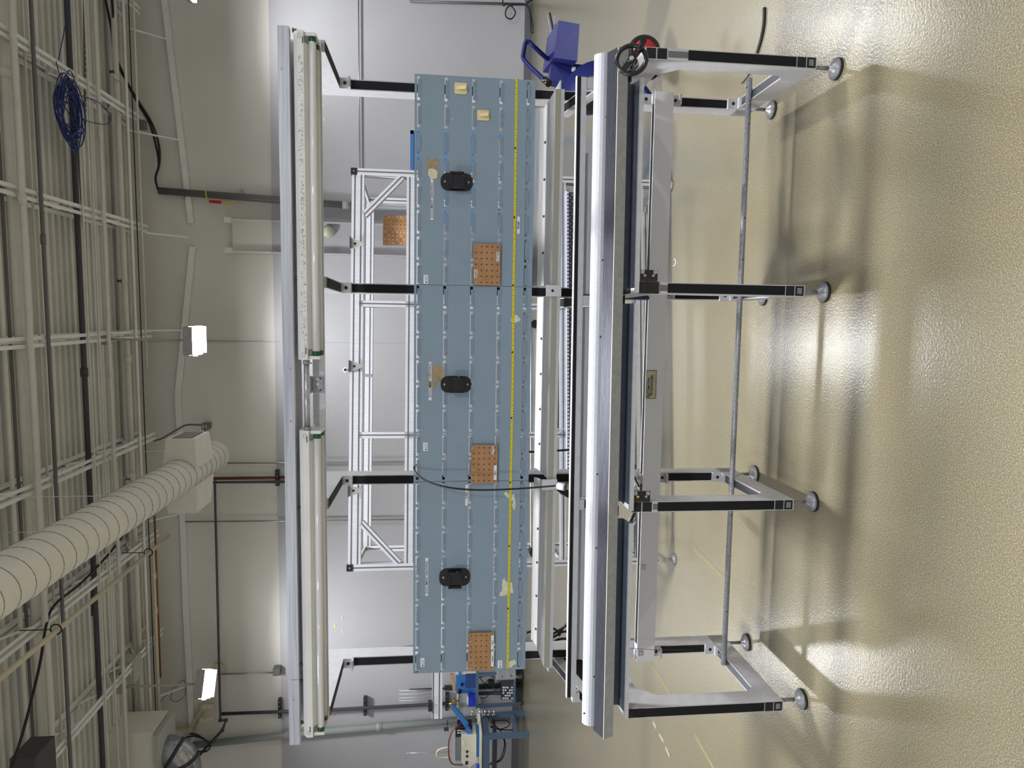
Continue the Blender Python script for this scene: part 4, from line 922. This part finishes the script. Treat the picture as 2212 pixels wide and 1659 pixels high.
# triangular hangers on the top rail
for p in ((757, 526), (755, 791), (753, 1060)):
    c = CF.V(*p, FY-.01); hb = MB().m(WHITE).prism([(c.x-.04, FY-.012, c.z-.0), (c.x+.04, FY-.012, c.z-.0), (c.x+.006, FY-.012, c.z-.085), (c.x-.006, FY-.012, c.z-.085)], (0, .004, 0))
    hb.m(DGREY).box(c.x-.035, c.x+.035, FY-.06, FY-.012, c.z-.006, c.z)
    hb.m(INK).lathe((c.x, FY-.012, c.z-.03), (0, -1, 0), [(.008, 0), (.008, .001)], 10)
    t.part('hanger_plate', hb)
c = CF.V(748, 800, FY); t.part('tool_socket', MB().m(WHITE).cyl((c.x, FY-.05, c.z), (c.x, FY+.02, c.z), .016, 16).m(INK).cyl((c.x, FY-.052, c.z), (c.x, FY-.05, c.z), .009, 12))
c = CF.V(787, 811, YB-.03); t.part('splice_plate', MB().m(mat('splice_grey', s(128, 128, 134), .5)).box(c.x-.01, c.x+.01, YB-.026, YB-.021, zR2-.04, zR2+.04))  # greyer plate across the splice of the rear top rail
t.part('strap_end', MB().m(RUB).tube(sm([CF.V(792, 439, YB), CF.V(806, 440, YB), CF.V(806, 455, YB), CF.V(804, 468, YB), CF.V(808, 477, YB)]), .006, 6))
# mesh conveyor belt tray below the panels
z0, z1 = CF.V(1222, 700, FY+.02).z, CF.V(1242, 700, FY+.02).z
xa, xb = CF.V(1230, 415, FY).x, CF.V(1230, 1028, FY).x
t = T('perforated_belt', 'dark perforated plastic belt with pale link edge seen behind the bench', 'conveyor belt', ((xa+xb)/2, FY, z1), CF)
t.part('belt', MB().m(mat('belt_dark', s(66, 72, 92), .45)).box(xb, xa, FY+.0, FY+.3, z1-.05, z0-.002))
ed = MB().m(mat('belt_edge', s(198, 206, 226), .4)).box(xb, xa, FY-.03, FY, z0-.012, z0+.004)
lk = MB().m(INK); u = xb
while u < xa: lk.box(u, u+.007, FY-.0312, FY-.03, z0-.013, z0-.001); u += .0245
t.part('link_edge', ed); t.part('link_gaps', lk)
dt = MB().m(PAPER); u = xb; k = 0
while u < xa: dt.box(u, u+.009, FY-.0012, FY, z0-.03-(k % 2)*.016, z0-.026-(k % 2)*.016); u += .022; k += 1
t.part('perforation_row', dt)
# sheet metal trough + dark infill panel between the rails
t = T('sheet_trough', 'dull sheet metal trough hung in the extrusion frame above the belt', 'trough', (0, FY+.1, z0), CF)
ua, ub = CF.V(1200, 450, FY+.1).x, CF.V(1200, 925, FY+.1).x
za, zc_ = CF.V(1194, 700, FY+.12).z, CF.V(1212, 700, FY+.1).z
t.part('dark_side', MB().m(mat('dark_brown_sheet', s(84, 78, 74), .6)).box(ub, ua, FY+.14, FY+.145, zc_, za+.03))  # infill sheet, dark brown all over
t.part('lip_sheet', MB().m(ALUL).hexa([(ub, FY+.1, CF.V(1219, 700, FY+.1).z), (ua, FY+.1, CF.V(1219, 700, FY+.1).z), (ua, FY+.103, CF.V(1219, 700, FY+.1).z), (ub, FY+.103, CF.V(1219, 700, FY+.1).z), (ub, FY+.12, zc_+.01), (ua, FY+.12, zc_+.01), (ua, FY+.123, zc_+.01), (ub, FY+.123, zc_+.01)]))
t.part('end_plate', MB().m(ALUL).box(ub-.004, ub, FY, FY+.3, zc_-.05, za+.05))
# second belt bar just under the panels
ua, ub = CF.V(1160, 705, FY+.3).x, CF.V(1150, 1185, FY+.3).x; zc_ = (CF.V(1156, 800, FY+.3).z+CF.V(1150, 1100, FY+.3).z)/2
t = T('roller_belt', 'slim white toothed belt conveyor with black end rollers under the left panel', 'conveyor belt', ((ua+ub)/2, FY+.3, zc_), CF)
t.part('bed', MB().m(WHITE).box(ub, ua, FY+.26, FY+.34, zc_-.012, zc_+.02))
t.part('belt', MB().m(mat('toothed_belt', s(150, 152, 156), .6)).box(ub-.01, ua, FY+.25, FY+.26, zc_-.02, zc_-.012).m(INK).box(ub-.01, ua, FY+.252, FY+.256, zc_+.02, zc_+.024))
t.part('roller', MB().m(INK).cyl((ub-.02, FY+.24, zc_), (ub-.02, FY+.36, zc_), .034, 18).m(ZINC).lathe((ub-.02, FY+.24, zc_), (0, -1, 0), [(.009, 0), (.008, .003)], 12))
t.part('roller', MB().m(INK).cyl((ua+.01, FY+.24, zc_), (ua+.01, FY+.36, zc_), .028, 18))
# worn steel flue guard under right panel
ua, ub = CF.V(1160, 480, FY+.2).x, CF.V(1160, 612, FY+.2).x; z_ = CF.V(1180, 550, FY+.2).z
m_ = MB().m(mat('worn_steel', s(176, 174, 170), .3, .7, .25, 8, (30, 30, 1)))
m_.prism([(ua+.14, FY+.2, z_+.16), (ua+.05, FY+.2, z_+.06), (ua+.14, FY+.2, z_-.02), (ub, FY+.2, z_-.02), (ub, FY+.2, z_+.16)], (0, .004, 0))
solo('steel_guard', 'worn steel guard sheet with notched end behind the right ledge', 'guard', m_, (ua, FY+.2, z_), CF)
# pegboard on the frame
a = CF.V(827, 529, YB+.06); d = CF.V(882, 466, YB+.06)
t = T('pegboard', 'brown pegboard sheet mounted at the back of the aluminium extrusion frame', 'pegboard', (a.x, YB+.06, a.z), CF)
t.part('board', MB().m(PEG).box(a.x, d.x, YB+.06, YB+.066, d.z-.02, a.z))
hm = MB()
for i in range(8):
    for j in range(7):
        hm.m(PAPER if i in (0, 4, 5, 6, 7) and (i+j) % 5 else INK).lathe((d.x-(d.x-a.x)*(i+.5)/8, YB+.06, a.z-.018-j*(a.z-d.z)/6.6), (0, -1, 0), [(.0035, 0), (.0035, .0005)], 8)
t.part('peg_holes', hm)
t.part('side_clip', MB().m(ALUL).box(a.x, d.x, YB+.02, YB+.06, zR3-.03, zR3-.01))

# ------------------------------------------------------------------ double extrusion sticking out at left
v = FY-.045+0*4.19
a = WS.V(944, 1400, v); b_ = WS.V(944, 1553, v); zt_, zb_ = WS.V(933, 1550, v).z, WS.V(955, 1550, v).z
t = T('cantilever_extrusion', 'double slotted aluminium extrusion jutting out past the left panel edge', 'extrusion', (a.x, v, (zt_+zb_)/2), WS)
zc_ = (zt_+zb_)/2; e = MB(); ext40(e, (b_.x, v+.02, zc_), (-1.45, v+.02, zc_), zt_-zb_, .04, (0, 0, 1)); t.part('bar', e)
en = MB().m(INK); x_ = b_.x-.001
for sz in (-1, 1):
    for dy in (0, .04): en.box(x_, x_+.001, v+dy-.001+(0 if dy == 0 else -.012), v+dy+(.012 if dy == 0 else .001), zc_+sz*.014-.006, zc_+sz*.014+.006)
    en.lathe((x_+.001, v+.02, zc_+sz*.014), (-1, 0, 0), [(.0045, 0), (.0045, .001)], 10)
t.part('end_slots', en)
c = WS.V(929, 1528, v-.01)
t.part('pull_handle', MB().m(BLKP).box(c.x-.03, c.x+.03, v-.01, v+.03, c.z-.012, c.z+.012).box(c.x-.045, c.x+.04, v, v+.02, c.z-.022, c.z-.012))
# galvanised bracket below panel edge at left
a = WS.V(1072, 1470, 3.2); d = WS.V(1114, 1446, 3.2)
solo('punched_bracket', 'punched galvanised bracket peeping below the corner of the left panel', 'bracket', MB().m(ZINC).box(a.x, d.x+.06, 3.2, 3.204, d.z, a.z).box(a.x, a.x+.004, 3.2, 3.24, d.z, a.z).m(INK).lathe((a.x+.02, 3.2, a.z-.03), (0, -1, 0), [(.0035, 0), (.0035, .001)], 8).lathe((a.x+.02, 3.2, d.z+.02), (0, -1, 0), [(.0035, 0), (.0035, .001)], 8), (a.x, 3.2, d.z), WS)
c = WS.V(944, 1448, 3.3); 
# blue boxes on the stretcher
for (x0, y0, x1, y1), vv, lb in zip([(1356, 1390, 1378, 1309), (1364, 1013, 1380, 1003), (1351, 646, 1384, 640)], [3.25, 3.25, 3.12], ['larger dark blue steel box behind the lower left beam', 'small blue box with green terminal near the third post', 'thin dark blue box edge by the second post']):
    a = WS.V(x0, y0, vv); d = WS.V(x1, y1, vv)
    t = T('electrical_box', lb, 'box', ((a.x+d.x)/2, vv+.05, d.z), WS)
    t.part('body', MB().m(mat('dark_blue_box', s(24, 48, 92), .4)).box(a.x, d.x, vv, vv+.1, .613, a.z))
    t.part('lid', MB().m(mat('dark_blue_box2', s(20, 38, 74), .4)).box(a.x+.002, d.x+.003, vv-.003, vv, .62, a.z+.004))
# cords behind the bench, lower-left
mb = MB().m(RUB)
for pts in ([(1137, 1367), (1158, 1361), (1186, 1356), (1203, 1362), (1208, 1372), (1212, 1366), (1224, 1364)], [(1186, 1375), (1205, 1363), (1225, 1350), (1232, 1345)], [(1187, 1388), (1194, 1377), (1206, 1370), (1218, 1355), (1226, 1345)], [(1188, 1393), (1200, 1384), (1212, 1380), (1226, 1380)], [(1186, 1424), (1190, 1434), (1200, 1440), (1210, 1440)]):
    mb.tube(sm([WS.V(x, y, 3.30) for x, y in pts]), .006, 8)
solo('cord_bundle', 'tangle of black cords behind the guide rail near the leftmost post', 'cable', mb, WS.V(1205, 1370, 3.3), WS)
mb = MB().m(RUB).tube(sm([WS.V(x, y, 3.28) for x, y in [(775, 1410), (800, 1407), (840, 1402), (870, 1398), (896, 1396)]]), .005, 8)
solo('power_cable', 'black cord running from the leftmost post behind the panel top', 'cable', mb, WS.V(840, 1402, 3.36), WS)
mb = MB().m(RUB).tube(sm([WS.V(x, y, 3.29) for x, y in [(1140, 976), (1165, 976), (1195, 974), (1240, 971)]]), .0055, 8)
solo('power_cable', 'straight black cord between the panels and guide rail left of the third pegboard', 'cable', mb, WS.V(1165, 976, 3.29), WS)
mb = MB().m(RUB).tube([WS.V(1378, 1093, 3.4), WS.V(1362, 1128, 3.2)], .008, 8)
solo('black_strap', 'slanted black strap below the third bench arm', 'strap', mb, WS.V(1370, 1110, 3.3), WS)
mb = MB().m(RUB).tube(sm([WS.V(x, y, 3.12) for x, y in [(1366, 1022), (1370, 1030), (1376, 1042), (1381, 1052)]]), .004, 8).m(WHITE).box(WS.V(1378, 1045, 3.15).x-.012, WS.V(1378, 1045, 3.15).x+.02, 3.15, 3.17, WS.V(1382, 1045, 3.15).z, WS.V(1375, 1045, 3.15).z)
solo('wire_connector', 'white terminal with black wires beside the third bench arm', 'connector', mb, WS.V(1374, 1040, 3.12), WS)
mb = MB().m(mat('green_wire', s(40, 60, 50), .5)).tube([WS.V(1356, 1399, 3.1), WS.V(1372, 1401, 3.1), WS.V(1420, 1404, 3.11), WS.V(1500, 1404, 3.14)], .0012, 5)
solo('thin_wire', 'hair thin green wire stretched across the left end of the lower beam', 'wire', mb, WS.V(1420, 1404, 3.11), WS)

# ------------------------------------------------------------------ blue strapping cart at the right
YC = 5.0
def pc(x, y, Y=YC): return RF.V(x, y, Y)
t = T('strapping_cart', 'dark blue steel strapping cart with tube handle and round reel plate', 'cart', (pc(1240, 160).x, YC, 0), RF)
hp = [(1214, 116, 5.05), (1186, 127, 5.0), (1172, 118, 4.98), (1152, 99, 4.95), (1145, 92, 4.95), (1138, 90, 4.95), (1134, 96, 4.95), (1131, 112, 4.95), (1130, 122, 4.95), (1133, 130, 4.95), (1145, 144, 4.9), (1160, 158, 4.85), (1174, 171, 4.8), (1184, 176, 4.78)]
t.part('handle', MB().m(NAVY).tube(sm([pc(*p) for p in hp], 5), .016, 14))
g0, g1 = pc(1176, 172, 4.8), pc(1186, 181, 4.76); t.part('grip', MB().m(BLKP).cyl(g0, g1, .024, 14))
bx = [pc(1207, 44, 4.7), pc(1252, 52, 4.6), pc(1247, 132, 4.75), pc(1196, 124, 4.85)]
t.part('tool_box', MB().m(NAVY).prism(bx, (0, .3, .03)))
t.part('box_side', MB().m(NAVY).prism([pc(1196, 85, 5.05), pc(1206, 75, 5.05), pc(1202, 122, 4.9), pc(1184, 120, 5.1)], (0, .02, 0)))
t.part('column', MB().m(NAVY).prism([pc(1192, 130, 4.95), pc(1244, 138, 4.9), pc(1310, 146, 4.9), pc(1316, 190, 4.9), pc(1225, 182, 4.9), pc(1187, 172, 4.95)], (0, .12, 0)))
t.part('label_plate', MB().m(PAPER).box(pc(1236, 145, 4.89).x-.03, pc(1236, 145, 4.89).x, 4.88, 4.89, pc(1243, 142, 4.89).z, pc(1235, 142, 4.89).z))
rc = pc(1280, 190, 4.62); rax = Vector((.35, -1, .55)).normalized()
t.part('reel_plate', MB().m(NAVY).lathe(rc, rax, [(.2, 0), (.202, .004), (.2, .008), (.05, .009)], 48))
t.part('reel_core', MB().m(ZINC).lathe(rc+rax*.01, rax, [(.06, 0), (.06, .03), (.02, .035)], 24))
for a_, b_, w1, w2 in ((pc(1380, 178, 5.0), pc(1416, 163, 5.0), .05, .03), (pc(1385, 185, 4.95), pc(1418, 230, 4.9), .05, .03), (pc(1300, 165, 5.0), pc(1416, 160, 5.0), .05, .05)): t.part('frame_leg', MB().m(NAVY).beam(a_, b_, w1, w2))
t.part('side_gusset', MB().m(NAVY).beam(pc(1205, 212, 4.72), pc(1220, 240, 4.72), .1, .03))
t.part('wheel', MB().m(BLKP).cyl((pc(1400, 162).x+.05, 5.05, .09), (pc(1400, 162).x+.1, 5.05, .09), .09, 24))
tl = T('strap_tensioner', 'silver strap tensioning tool with black grip stuck in the blue cart box', 'tool', pc(1195, 60, 4.9), RF)
tl.part('lever', MB().m(BLKP).beam(pc(1187, 30, 4.95), pc(1199, 92, 4.9), .03, .012).m(ZINC).beam(pc(1185, 31, 4.96), pc(1198, 96, 4.91), .012, .02))
tl.part('head', MB().m(ZINC).beam(pc(1198, 42, 4.92), pc(1204, 80, 4.88), .03, .03).box(pc(1200, 46, 4.9).x-.03, pc(1200, 46, 4.9).x+.03, 4.88, 4.92, pc(1205, 46, 4.9).z, pc(1196, 46, 4.9).z))
# black folding step / grey plate between
# ------------------------------------------------------------------ light blue board on casters in front of the wall
YBB = 10.3
a = RF.V(886, 480, YBB); d = RF.V(1165, 295, YBB)
t = T('rolling_board', 'light blue framed board on casters far behind the right panel', 'board', ((a.x+d.x)/2, YBB, 0), RF)
t.part('panel', MB().m(LBLUE).box(a.x, d.x, YBB+.01, YBB+.03, .75, a.z))
t.part('frame', MB().m(LBLUE).box(a.x, a.x+.05, YBB-.02, YBB+.05, .12, a.z).box(d.x-.05, d.x, YBB-.02, YBB+.05, .12, a.z).box(a.x, d.x, YBB-.02, YBB+.05, a.z-.05, a.z))
zz1, zz0 = RF.V(1149, 320, YBB).z, RF.V(1158, 320, YBB).z
t.part('shelf_edge', MB().m(LBLUE).box(a.x, d.x, YBB-.1, YBB-.02, zz0, zz1))
t.part('skirt', MB().m(mat('black_skirt', s(18, 18, 20), .7)).box(a.x+.02, d.x-.22, YBB-.06, YBB+.02, .1, zz0))
for x in (a.x+.1, d.x-.1): t.part('caster', MB().m(BLKP).cyl((x-.015, YBB-.1, .07), (x+.015, YBB-.1, .07), .07, 20).m(ZINC).box(x-.02, x+.02, YBB-.12, YBB-.06, .1, .2))

# ------------------------------------------------------------------ work table with machine (far left)
YT = 10.8
def pt(x, y, Y=YT): return RF.V(x, y, Y)
tx1 = -7.06; zt = pt(1037, 1592).z; tx0 = -9.1
t = T('work_table', 'blue-grey steel work table with cream top at far left by the wall', 'table', (-8, 11.1, 0), RF)
t.part('top', MB().m(MCREAM).box(tx0, tx1+.06, YT-.06, 11.5, zt-.03, zt))
t.part('apron', MB().m(TBLUE).box(tx0, tx1, YT-.02, YT+.01, zt-.16, zt-.03).box(tx1-.03, tx1, YT, 11.45, zt-.16, zt-.03))
for x, y in ((tx1-.03, YT), (tx1-.03, 11.4), (tx0+.05, YT), (tx0+.05, 11.4)): t.part('leg', MB().m(TBLUE).box(x-.04, x+.04, y-.03, y+.04, 0, zt-.03))
t.part('cross_stretcher', MB().m(TBLUE).beam((tx1-.03, YT+.02, .22), (tx1-.03, 11.42, .22), .05, .06))
t.part('lower_shelf', MB().m(mat('dark_shelf', s(44, 50, 66), .5)).box(tx0, tx1-.1, YT+.1, 11.4, zt-.3, zt-.26))
mt = T('press_machine', 'blue bench machine with long raised blue lever arm on the work table', 'machine', pt(1020, 1575, 11.0), RF)
mt.part('base', MB().m(MBLUE).box(-7.55, -7.15, 10.95, 11.25, zt, zt+.07))
mt.part('lever_arm', MB().m(MBLUE).prism([pt(975, 1523, 11), pt(982, 1525, 11), pt(1012, 1563, 11), pt(1011, 1590, 11), pt(1018, 1590, 11), pt(1006, 1590, 11), pt(1005, 1572, 11), pt(978, 1535, 11)], (0, .05, 0)))
mt.part('jaw', MB().m(MBLUE).prism([pt(1008, 1568, 10.95), pt(1026, 1592, 10.95), pt(1010, 1592, 10.95)], (0, .1, 0)))
mt.part('motor_block', MB().m(BLKP).box(pt(990, 1577, 11.1).x, pt(990, 1566, 11.1).x, 11.05, 11.25, zt+.12, pt(988, 1570, 11.1).z).box(pt(990, 1588, 11.1).x, pt(990, 1579, 11.1).x, 11.05, 11.25, zt+.12, pt(984, 1570, 11.1).z))
mt.part('slide_rod', MB().m(ZINC).cyl(pt(988, 1578, 11.02), pt(1006, 1578, 11.02), .01, 8).cyl(pt(988, 1583, 11.02), pt(1006, 1583, 11.02), .01, 8))
ft = T('feeder_unit', 'cream sloped control console with black knobs and clear cover on the work table', 'console', pt(1020, 1620, 10.95), RF)
q = [pt(997, 1591, 10.9), pt(1029, 1589, 10.9), pt(1029, 1647, 10.9), pt(1014, 1658, 10.9), pt(997, 1648, 10.9)]
ft.part('console', MB().m(MCREAM).prism([(p.x, 10.9, max(p.z, zt+.003)) for p in q], (0, .3, 0)))
fk = MB().m(BLKP)
for y in (1623, 1633): c = pt(1009, y, 10.9); fk.lathe(c, (0, -1, 0), [(.022, 0), (.02, .02)], 14)
ft.part('knob', fk); c0_, c1_ = pt(1005, 1651, 10.9), pt(1011, 1644, 10.9)
ft.part('switch', MB().m(BLKP).box(c0_.x, c1_.x, 10.885, 10.9, c1_.z, c0_.z))
ft.part('paper_tag', MB().m(PAPER).box(pt(1000, 1609, 10.9).x, pt(1000, 1602, 10.9).x, 10.895, 10.9, pt(1003, 1605, 10.9).z, pt(998, 1605, 10.9).z))
a, d = pt(977, 1650, 11.05), pt(997, 1592, 11.05)
ft.part('inner_mechanism', MB().m(MDARK).box(a.x+.05, d.x-.03, 11.05, 11.2, d.z-.02, a.z-.05))
ft.part('clear_cover', MB().m(CLEAR).box(a.x, d.x, 10.98, 11.27, d.z-.01, a.z))
ft.part('red_hose', MB().m(mat('red_hose', s(120, 52, 50), .4)).tube(sm([pt(1000, 1560, 11.1), pt(988, 1569, 10.97), pt(977, 1580, 10.96), pt(970, 1600, 10.95), pt(969, 1620, 10.95), pt(971, 1640, 10.95), pt(980, 1651, 10.95), pt(1000, 1652, 10.95)]), .012, 8))
ft.part('white_hose', MB().m(CREAM).tube(sm([pt(970, 1614, 11), pt(952, 1618, 11), pt(944, 1625, 11), pt(948, 1635, 11), pt(975, 1636, 11)]), .02, 8))
ft.part('feed_rod', MB().m(ZINC).cyl(pt(975, 1624, 11), pt(880, 1627, 11), .005, 6).tube(sm([pt(880, 1627, 11), pt(877, 1631, 11), pt(877, 1640, 11)]), .005, 6))
a = pt(1027, 1640, 11.2)
solo('blue_bin', 'bright blue tray partly hidden under the cream console', 'tray', MB().m(mat('bin_blue', s(40, 60, 190), .4)).box(pt(1020, 1659, 10.9).x-.1, pt(1020, 1648, 10.9).x, 10.78, 10.88, zt, zt+.05), a, RF)
mb = MB().m(RUB)
for pts in ([(1060, 1592), (1078, 1588), (1090, 1605), (1080, 1640), (1058, 1650), (1058, 1670)], [(1060, 1560), (1075, 1572), (1085, 1585), (1092, 1610), (1084, 1640), (1060, 1652)], [(1062, 1558), (1090, 1556), (1101, 1562), (1096, 1570), (1078, 1575), (1060, 1568)], [(1059, 1570), (1080, 1576), (1107, 1577)]):
    mb.tube(sm([pt(x, y, 11.5) for x, y in pts]), .009, 6)
solo('cable_tangle', 'black cables hanging below the cream-topped work table', 'cable', mb, pt(1080, 1600, 11.5), RF)
# row of small valves on the table edge
mv = T('fitting_rail', 'row of small metal pneumatic fittings on the right side of the table', 'fittings', pt(1040, 1540, 11.3), RF)
vm = MB().m(ZINC); 
for x, k in ((1021, 0), (1037, 1), (1048, 2), (1057, 3), (1067, 4)): vm.cyl(pt(x, 1534, 11.3), pt(x, 1546, 11.3), .016, 8).cyl(pt(x-4, 1544, 11.3), pt(x+4, 1544, 11.3), .014, 8)
mv.part('manifold', vm); mv.part('bar', MB().m(WHITEP).box(pt(1031, 1552, 11.3).x, pt(1031, 1536, 11.3).x, 11.3, 11.34, zt-.08, pt(1029, 1540, 11.3).z))
# ------------------------------------------------------------------ utility cart with casters
YK = 11.55
def pk(x, y, Y=YK): return RF.V(x, y, Y)
kz1, kx1, kx0 = pk(1028, 1480).z, pk(1060, 1452).x+.35, pk(1060, 1529).x
t = T('utility_cart', 'blue-grey steel frame cart on casters left of the panels near the wall', 'cart', ((kx0+kx1)/2, YK+.2, 0), RF)
t.part('top', MB().m(TBLUE).box(kx0, kx1, YK, 12.0, kz1-.05, kz1))
for x in (kx0+.03, kx0+.62, kx1-.03):
    t.part('post', MB().m(TBLUE).box(x-.025, x+.025, YK, YK+.05, .18, kz1-.05)); t.part('post', MB().m(TBLUE).box(x-.025, x+.025, 11.95, 12.0, .18, kz1-.05))
t.part('lower_shelf', MB().m(TBLUE).box(kx0, kx1, YK, 12.0, .15, .19))
for x in (kx0+.05, kx0+.55, kx1-.08):
    for y in (YK+.04,): t.part('caster', MB().m(PIPED).cyl((x-.015, y, .06), (x+.015, y, .06), .06, 18).m(ZINC).cyl((x-.018, y, .06), (x+.018, y, .06), .03, 12).box(x-.02, x+.02, y-.02, y+.03, .1, .15))
bl = T('sorter_machine', 'blue bench machine with black knobs standing on the steel cart', 'machine', pk(1005, 1490), RF)
bl.part('body', MB().m(MBLUE).box(pk(1000, 1506).x, pk(1000, 1458).x, YK+.12, YK+.35, kz1, pk(986, 1480).z))
bl.part('front_plate', MB().m(mat('machine_blue_dark', s(46, 70, 130), .4)).box(pk(1000, 1490).x, pk(1000, 1459).x, YK+.05, YK+.12, kz1, pk(1006, 1480).z))
bk = MB().m(BLKP)
for p, r in (((998, 1478), .028), ((1014, 1479), .03), ((993, 1493), .04)): c = pk(*p, YK+.1); bk.lathe(c, (0, -1, 0), [(r, 0), (r*.8, .04)], 16)
bl.part('knob', bk)
solo('cardboard_piece', 'folded piece of brown cardboard standing behind the blue machine', 'cardboard', MB().m(mat('cardboard', s(196, 152, 100), .8)).prism([pk(972, 1457, 11.75), pk(979, 1458, 11.75), pk(984, 1480, 11.75), pk(984, 1498, 11.75), pk(979, 1495, 11.75)], (0, .05, 0)), pk(980, 1480, 11.75), RF)
solo('box_with_tape', 'pale carton with blue tape at the top corner of the steel cart', 'carton', MB().m(mat('pale_carton', s(206, 204, 194), .7)).box(pk(1000, 1457, 11.6).x, pk(1000, 1440, 11.6).x, 11.6, 11.9, kz1, pk(984, 1450).z).m(MBLUE).box(pk(994, 1458, 11.6).x, pk(994, 1440, 11.6).x, 11.59, 11.6, pk(996, 1450).z, pk(991, 1450).z), pk(1000, 1450, 11.6), RF)
t = T('blue_tray', 'bright royal blue parts tray with white pieces on the cart corner', 'tray', pk(1020, 1517, 11.5), RF)
t.part('tray', MB().m(mat('bin_blue', s(40, 60, 190), .4)).box(pk(1018, 1528).x, pk(1018, 1506).x, YK+.02, YK+.2, kz1, pk(1012, 1515).z)); t.part('contents', MB().m(PAPER).box(pk(1018, 1524).x, pk(1018, 1510).x, YK+.03, YK+.1, kz1+.1, pk(1009, 1515).z))
t = T('keypad_block', 'black block with grid of small white squares on the cart lower shelf', 'block', pk(1095, 1490), RF)
t.part('block', MB().m(mat('ink_block', s(52, 54, 58), .6)).box(pk(1095, 1513).x, pk(1095, 1472).x, YK+.03, YK+.25, .19, pk(1084, 1490).z))
wm = MB().m(PAPER); random.seed(4)
for i in range(5):
    for j in range(5):
        if (i*3+j*7) % 4 != 1: c = pk(1087.5+i*4.6, 1485+j*5.8, YK+.03); wm.box(c.x-.014, c.x+.014, YK+.024, YK+.03, max(c.z-.014, .195), max(c.z+.014, .205))
t.part('white_squares', wm)
mb = MB().m(RUB); 
for pts in ([(1036, 1462), (1045, 1475), (1055, 1480), (1062, 1472), (1055, 1468), (1048, 1482), (1060, 1488), (1068, 1478)], [(1034, 1500), (1048, 1494), (1054, 1502), (1046, 1508), (1036, 1506)], [(1034, 1464), (1055, 1460), (1072, 1465), (1080, 1475)], [(1035, 1496), (1060, 1498), (1075, 1485)]):
    mb.tube(sm([pk(x, y, YK+.1) for x, y in pts]), .008, 6)
mb.box(pk(1060, 1481, YK+.1).x, pk(1060, 1470, YK+.1).x, YK+.08, YK+.16, pk(1068, 1475, YK+.1).z, pk(1055, 1475, YK+.1).z)
solo('cable_tangle', 'black power adapter and cables hanging under the steel cart top', 'cable', mb, pk(1055, 1480), RF)
a, d = pk(884, 1488, 12.1), pk(1110, 1486, 12.1)
solo('dark_batten', 'long dark green batten leaning upright on the wall behind the cart', 'batten', MB().m(mat('dark_green_bar', s(34, 46, 40), .5)).box(a.x-.04, a.x+.03, 12.05, 12.12, .0, pk(960, 1488, 12.1).z).box(a.x-.02, a.x+.0, 12.07, 12.1, pk(960, 1488, 12.1).z, a.z), (a.x, 12.1, 0), RF)
gm = MB()
for i, y in enumerate((1492, 1500, 1508, 1514)): gm.m(mat('clear_rod', s(196, 198, 204), .3)).cyl(pk(862, y, 12.0), pk(935, y-2, 12.0), .008, 6)
solo('rack_rods', 'faint set of thin clear rods upright above the jutting extrusion', 'rods', gm, pk(900, 1500, 12), RF)
c = pk(965, 1565, 12.0)
t = T('wall_tag', 'small dark blue sign tag hung by the large grey waste pipe', 'tag', c, RF)
t.part('plate', MB().m(mat('tag_blue', s(50, 64, 92), .5)).box(pk(964, 1576, 12).x, pk(964, 1568, 12).x, 11.95, 11.96, pk(969, 1570, 12).z, pk(959, 1570, 12).z)); t.part('stem', MB().m(RUB).cyl(pk(966, 1568, 11.97), pk(966, 1556, 11.97), .008, 6))

# ------------------------------------------------------------------ floor things
mb = MB().m(RUB); P = [RF.Z(x, y, .006) for x, y in [(1651, 17), (1650, 50), (1645, 80), (1636, 112), (1625, 145), (1618, 158)]]
P2 = sm([RF.Z(x, y, .006) for x, y in [(1621, 152), (1615, 165), (1607, 175), (1602, 180)]])
t = T('floor_cable', 'piece of flat black cable lying on the floor by the right front leg', 'cable', P[0], RF)
t.part('cable', MB().m(RUB).tube(sm(P), .0085, 8)); t.part('frayed_end', MB().m(RUB).tube(P2, .003, 5))
def strip(p0, p1, w_, name, lb, m_): 
    a, c = RF.Z(*p0, 0), RF.Z(*p1, 0); return solo(name, lb, 'tape', MB().m(m_).beam(a+Vector((0, 0, .0006)), c+Vector((0, 0, .0006)), w_, .0008), a, RF, 'old tape marks on the floor')
TM = mat('old_floor_tape', s(132, 121, 90), .6); TW = mat('white_tape_mark', s(160, 156, 136), .6)
strip((1398, 1420), (1447, 1499), .035, 'floor_tape', 'tan tape line on the floor running out under the leftmost leg', TM)
strip((1500, 1586), (1545, 1665), .03, 'floor_tape', 'tan tape line at the lower left edge of the floor', TM)
strip((1497, 1183), (1566, 1251), .03, 'floor_tape', 'tan tape line crossing behind the floor pipe', mat('old_floor_tape2', s(128, 120, 92), .6))
for p0, p1, lb in (((1411, 1560), (1417, 1572), 'nearest'), ((1424, 1586), (1433, 1602), 'middle'), ((1438, 1614), (1446, 1634), 'farthest left')): strip(p0, p1, .025, 'floor_tape', 'short white tape dash on the floor, '+lb+' of the three', TW)
for p, r, lb in (((2124, 539), .004, 'by the lower edge'), ((1839, 270), .002, 'tiny one')):
    c = RF.Z(*p, 0); solo('floor_chip', 'small grey chip on the floor, '+lb, 'chip', MB().m(PIPEG).lathe(c, (0, 0, 1), [(r, 0), (r*.8, .0008)], 10), c, RF)
c = RF.Z(1457, 565, .0); solo('zip_tie_scrap', 'curled white scrap on the floor behind the second post', 'scrap', MB().m(PAPER).tube(sm([RF.Z(1457, 559, .004), RF.Z(1460, 564, .004), RF.Z(1459, 571, .004), RF.Z(1455, 575, .004)]), .004, 6), c, RF)
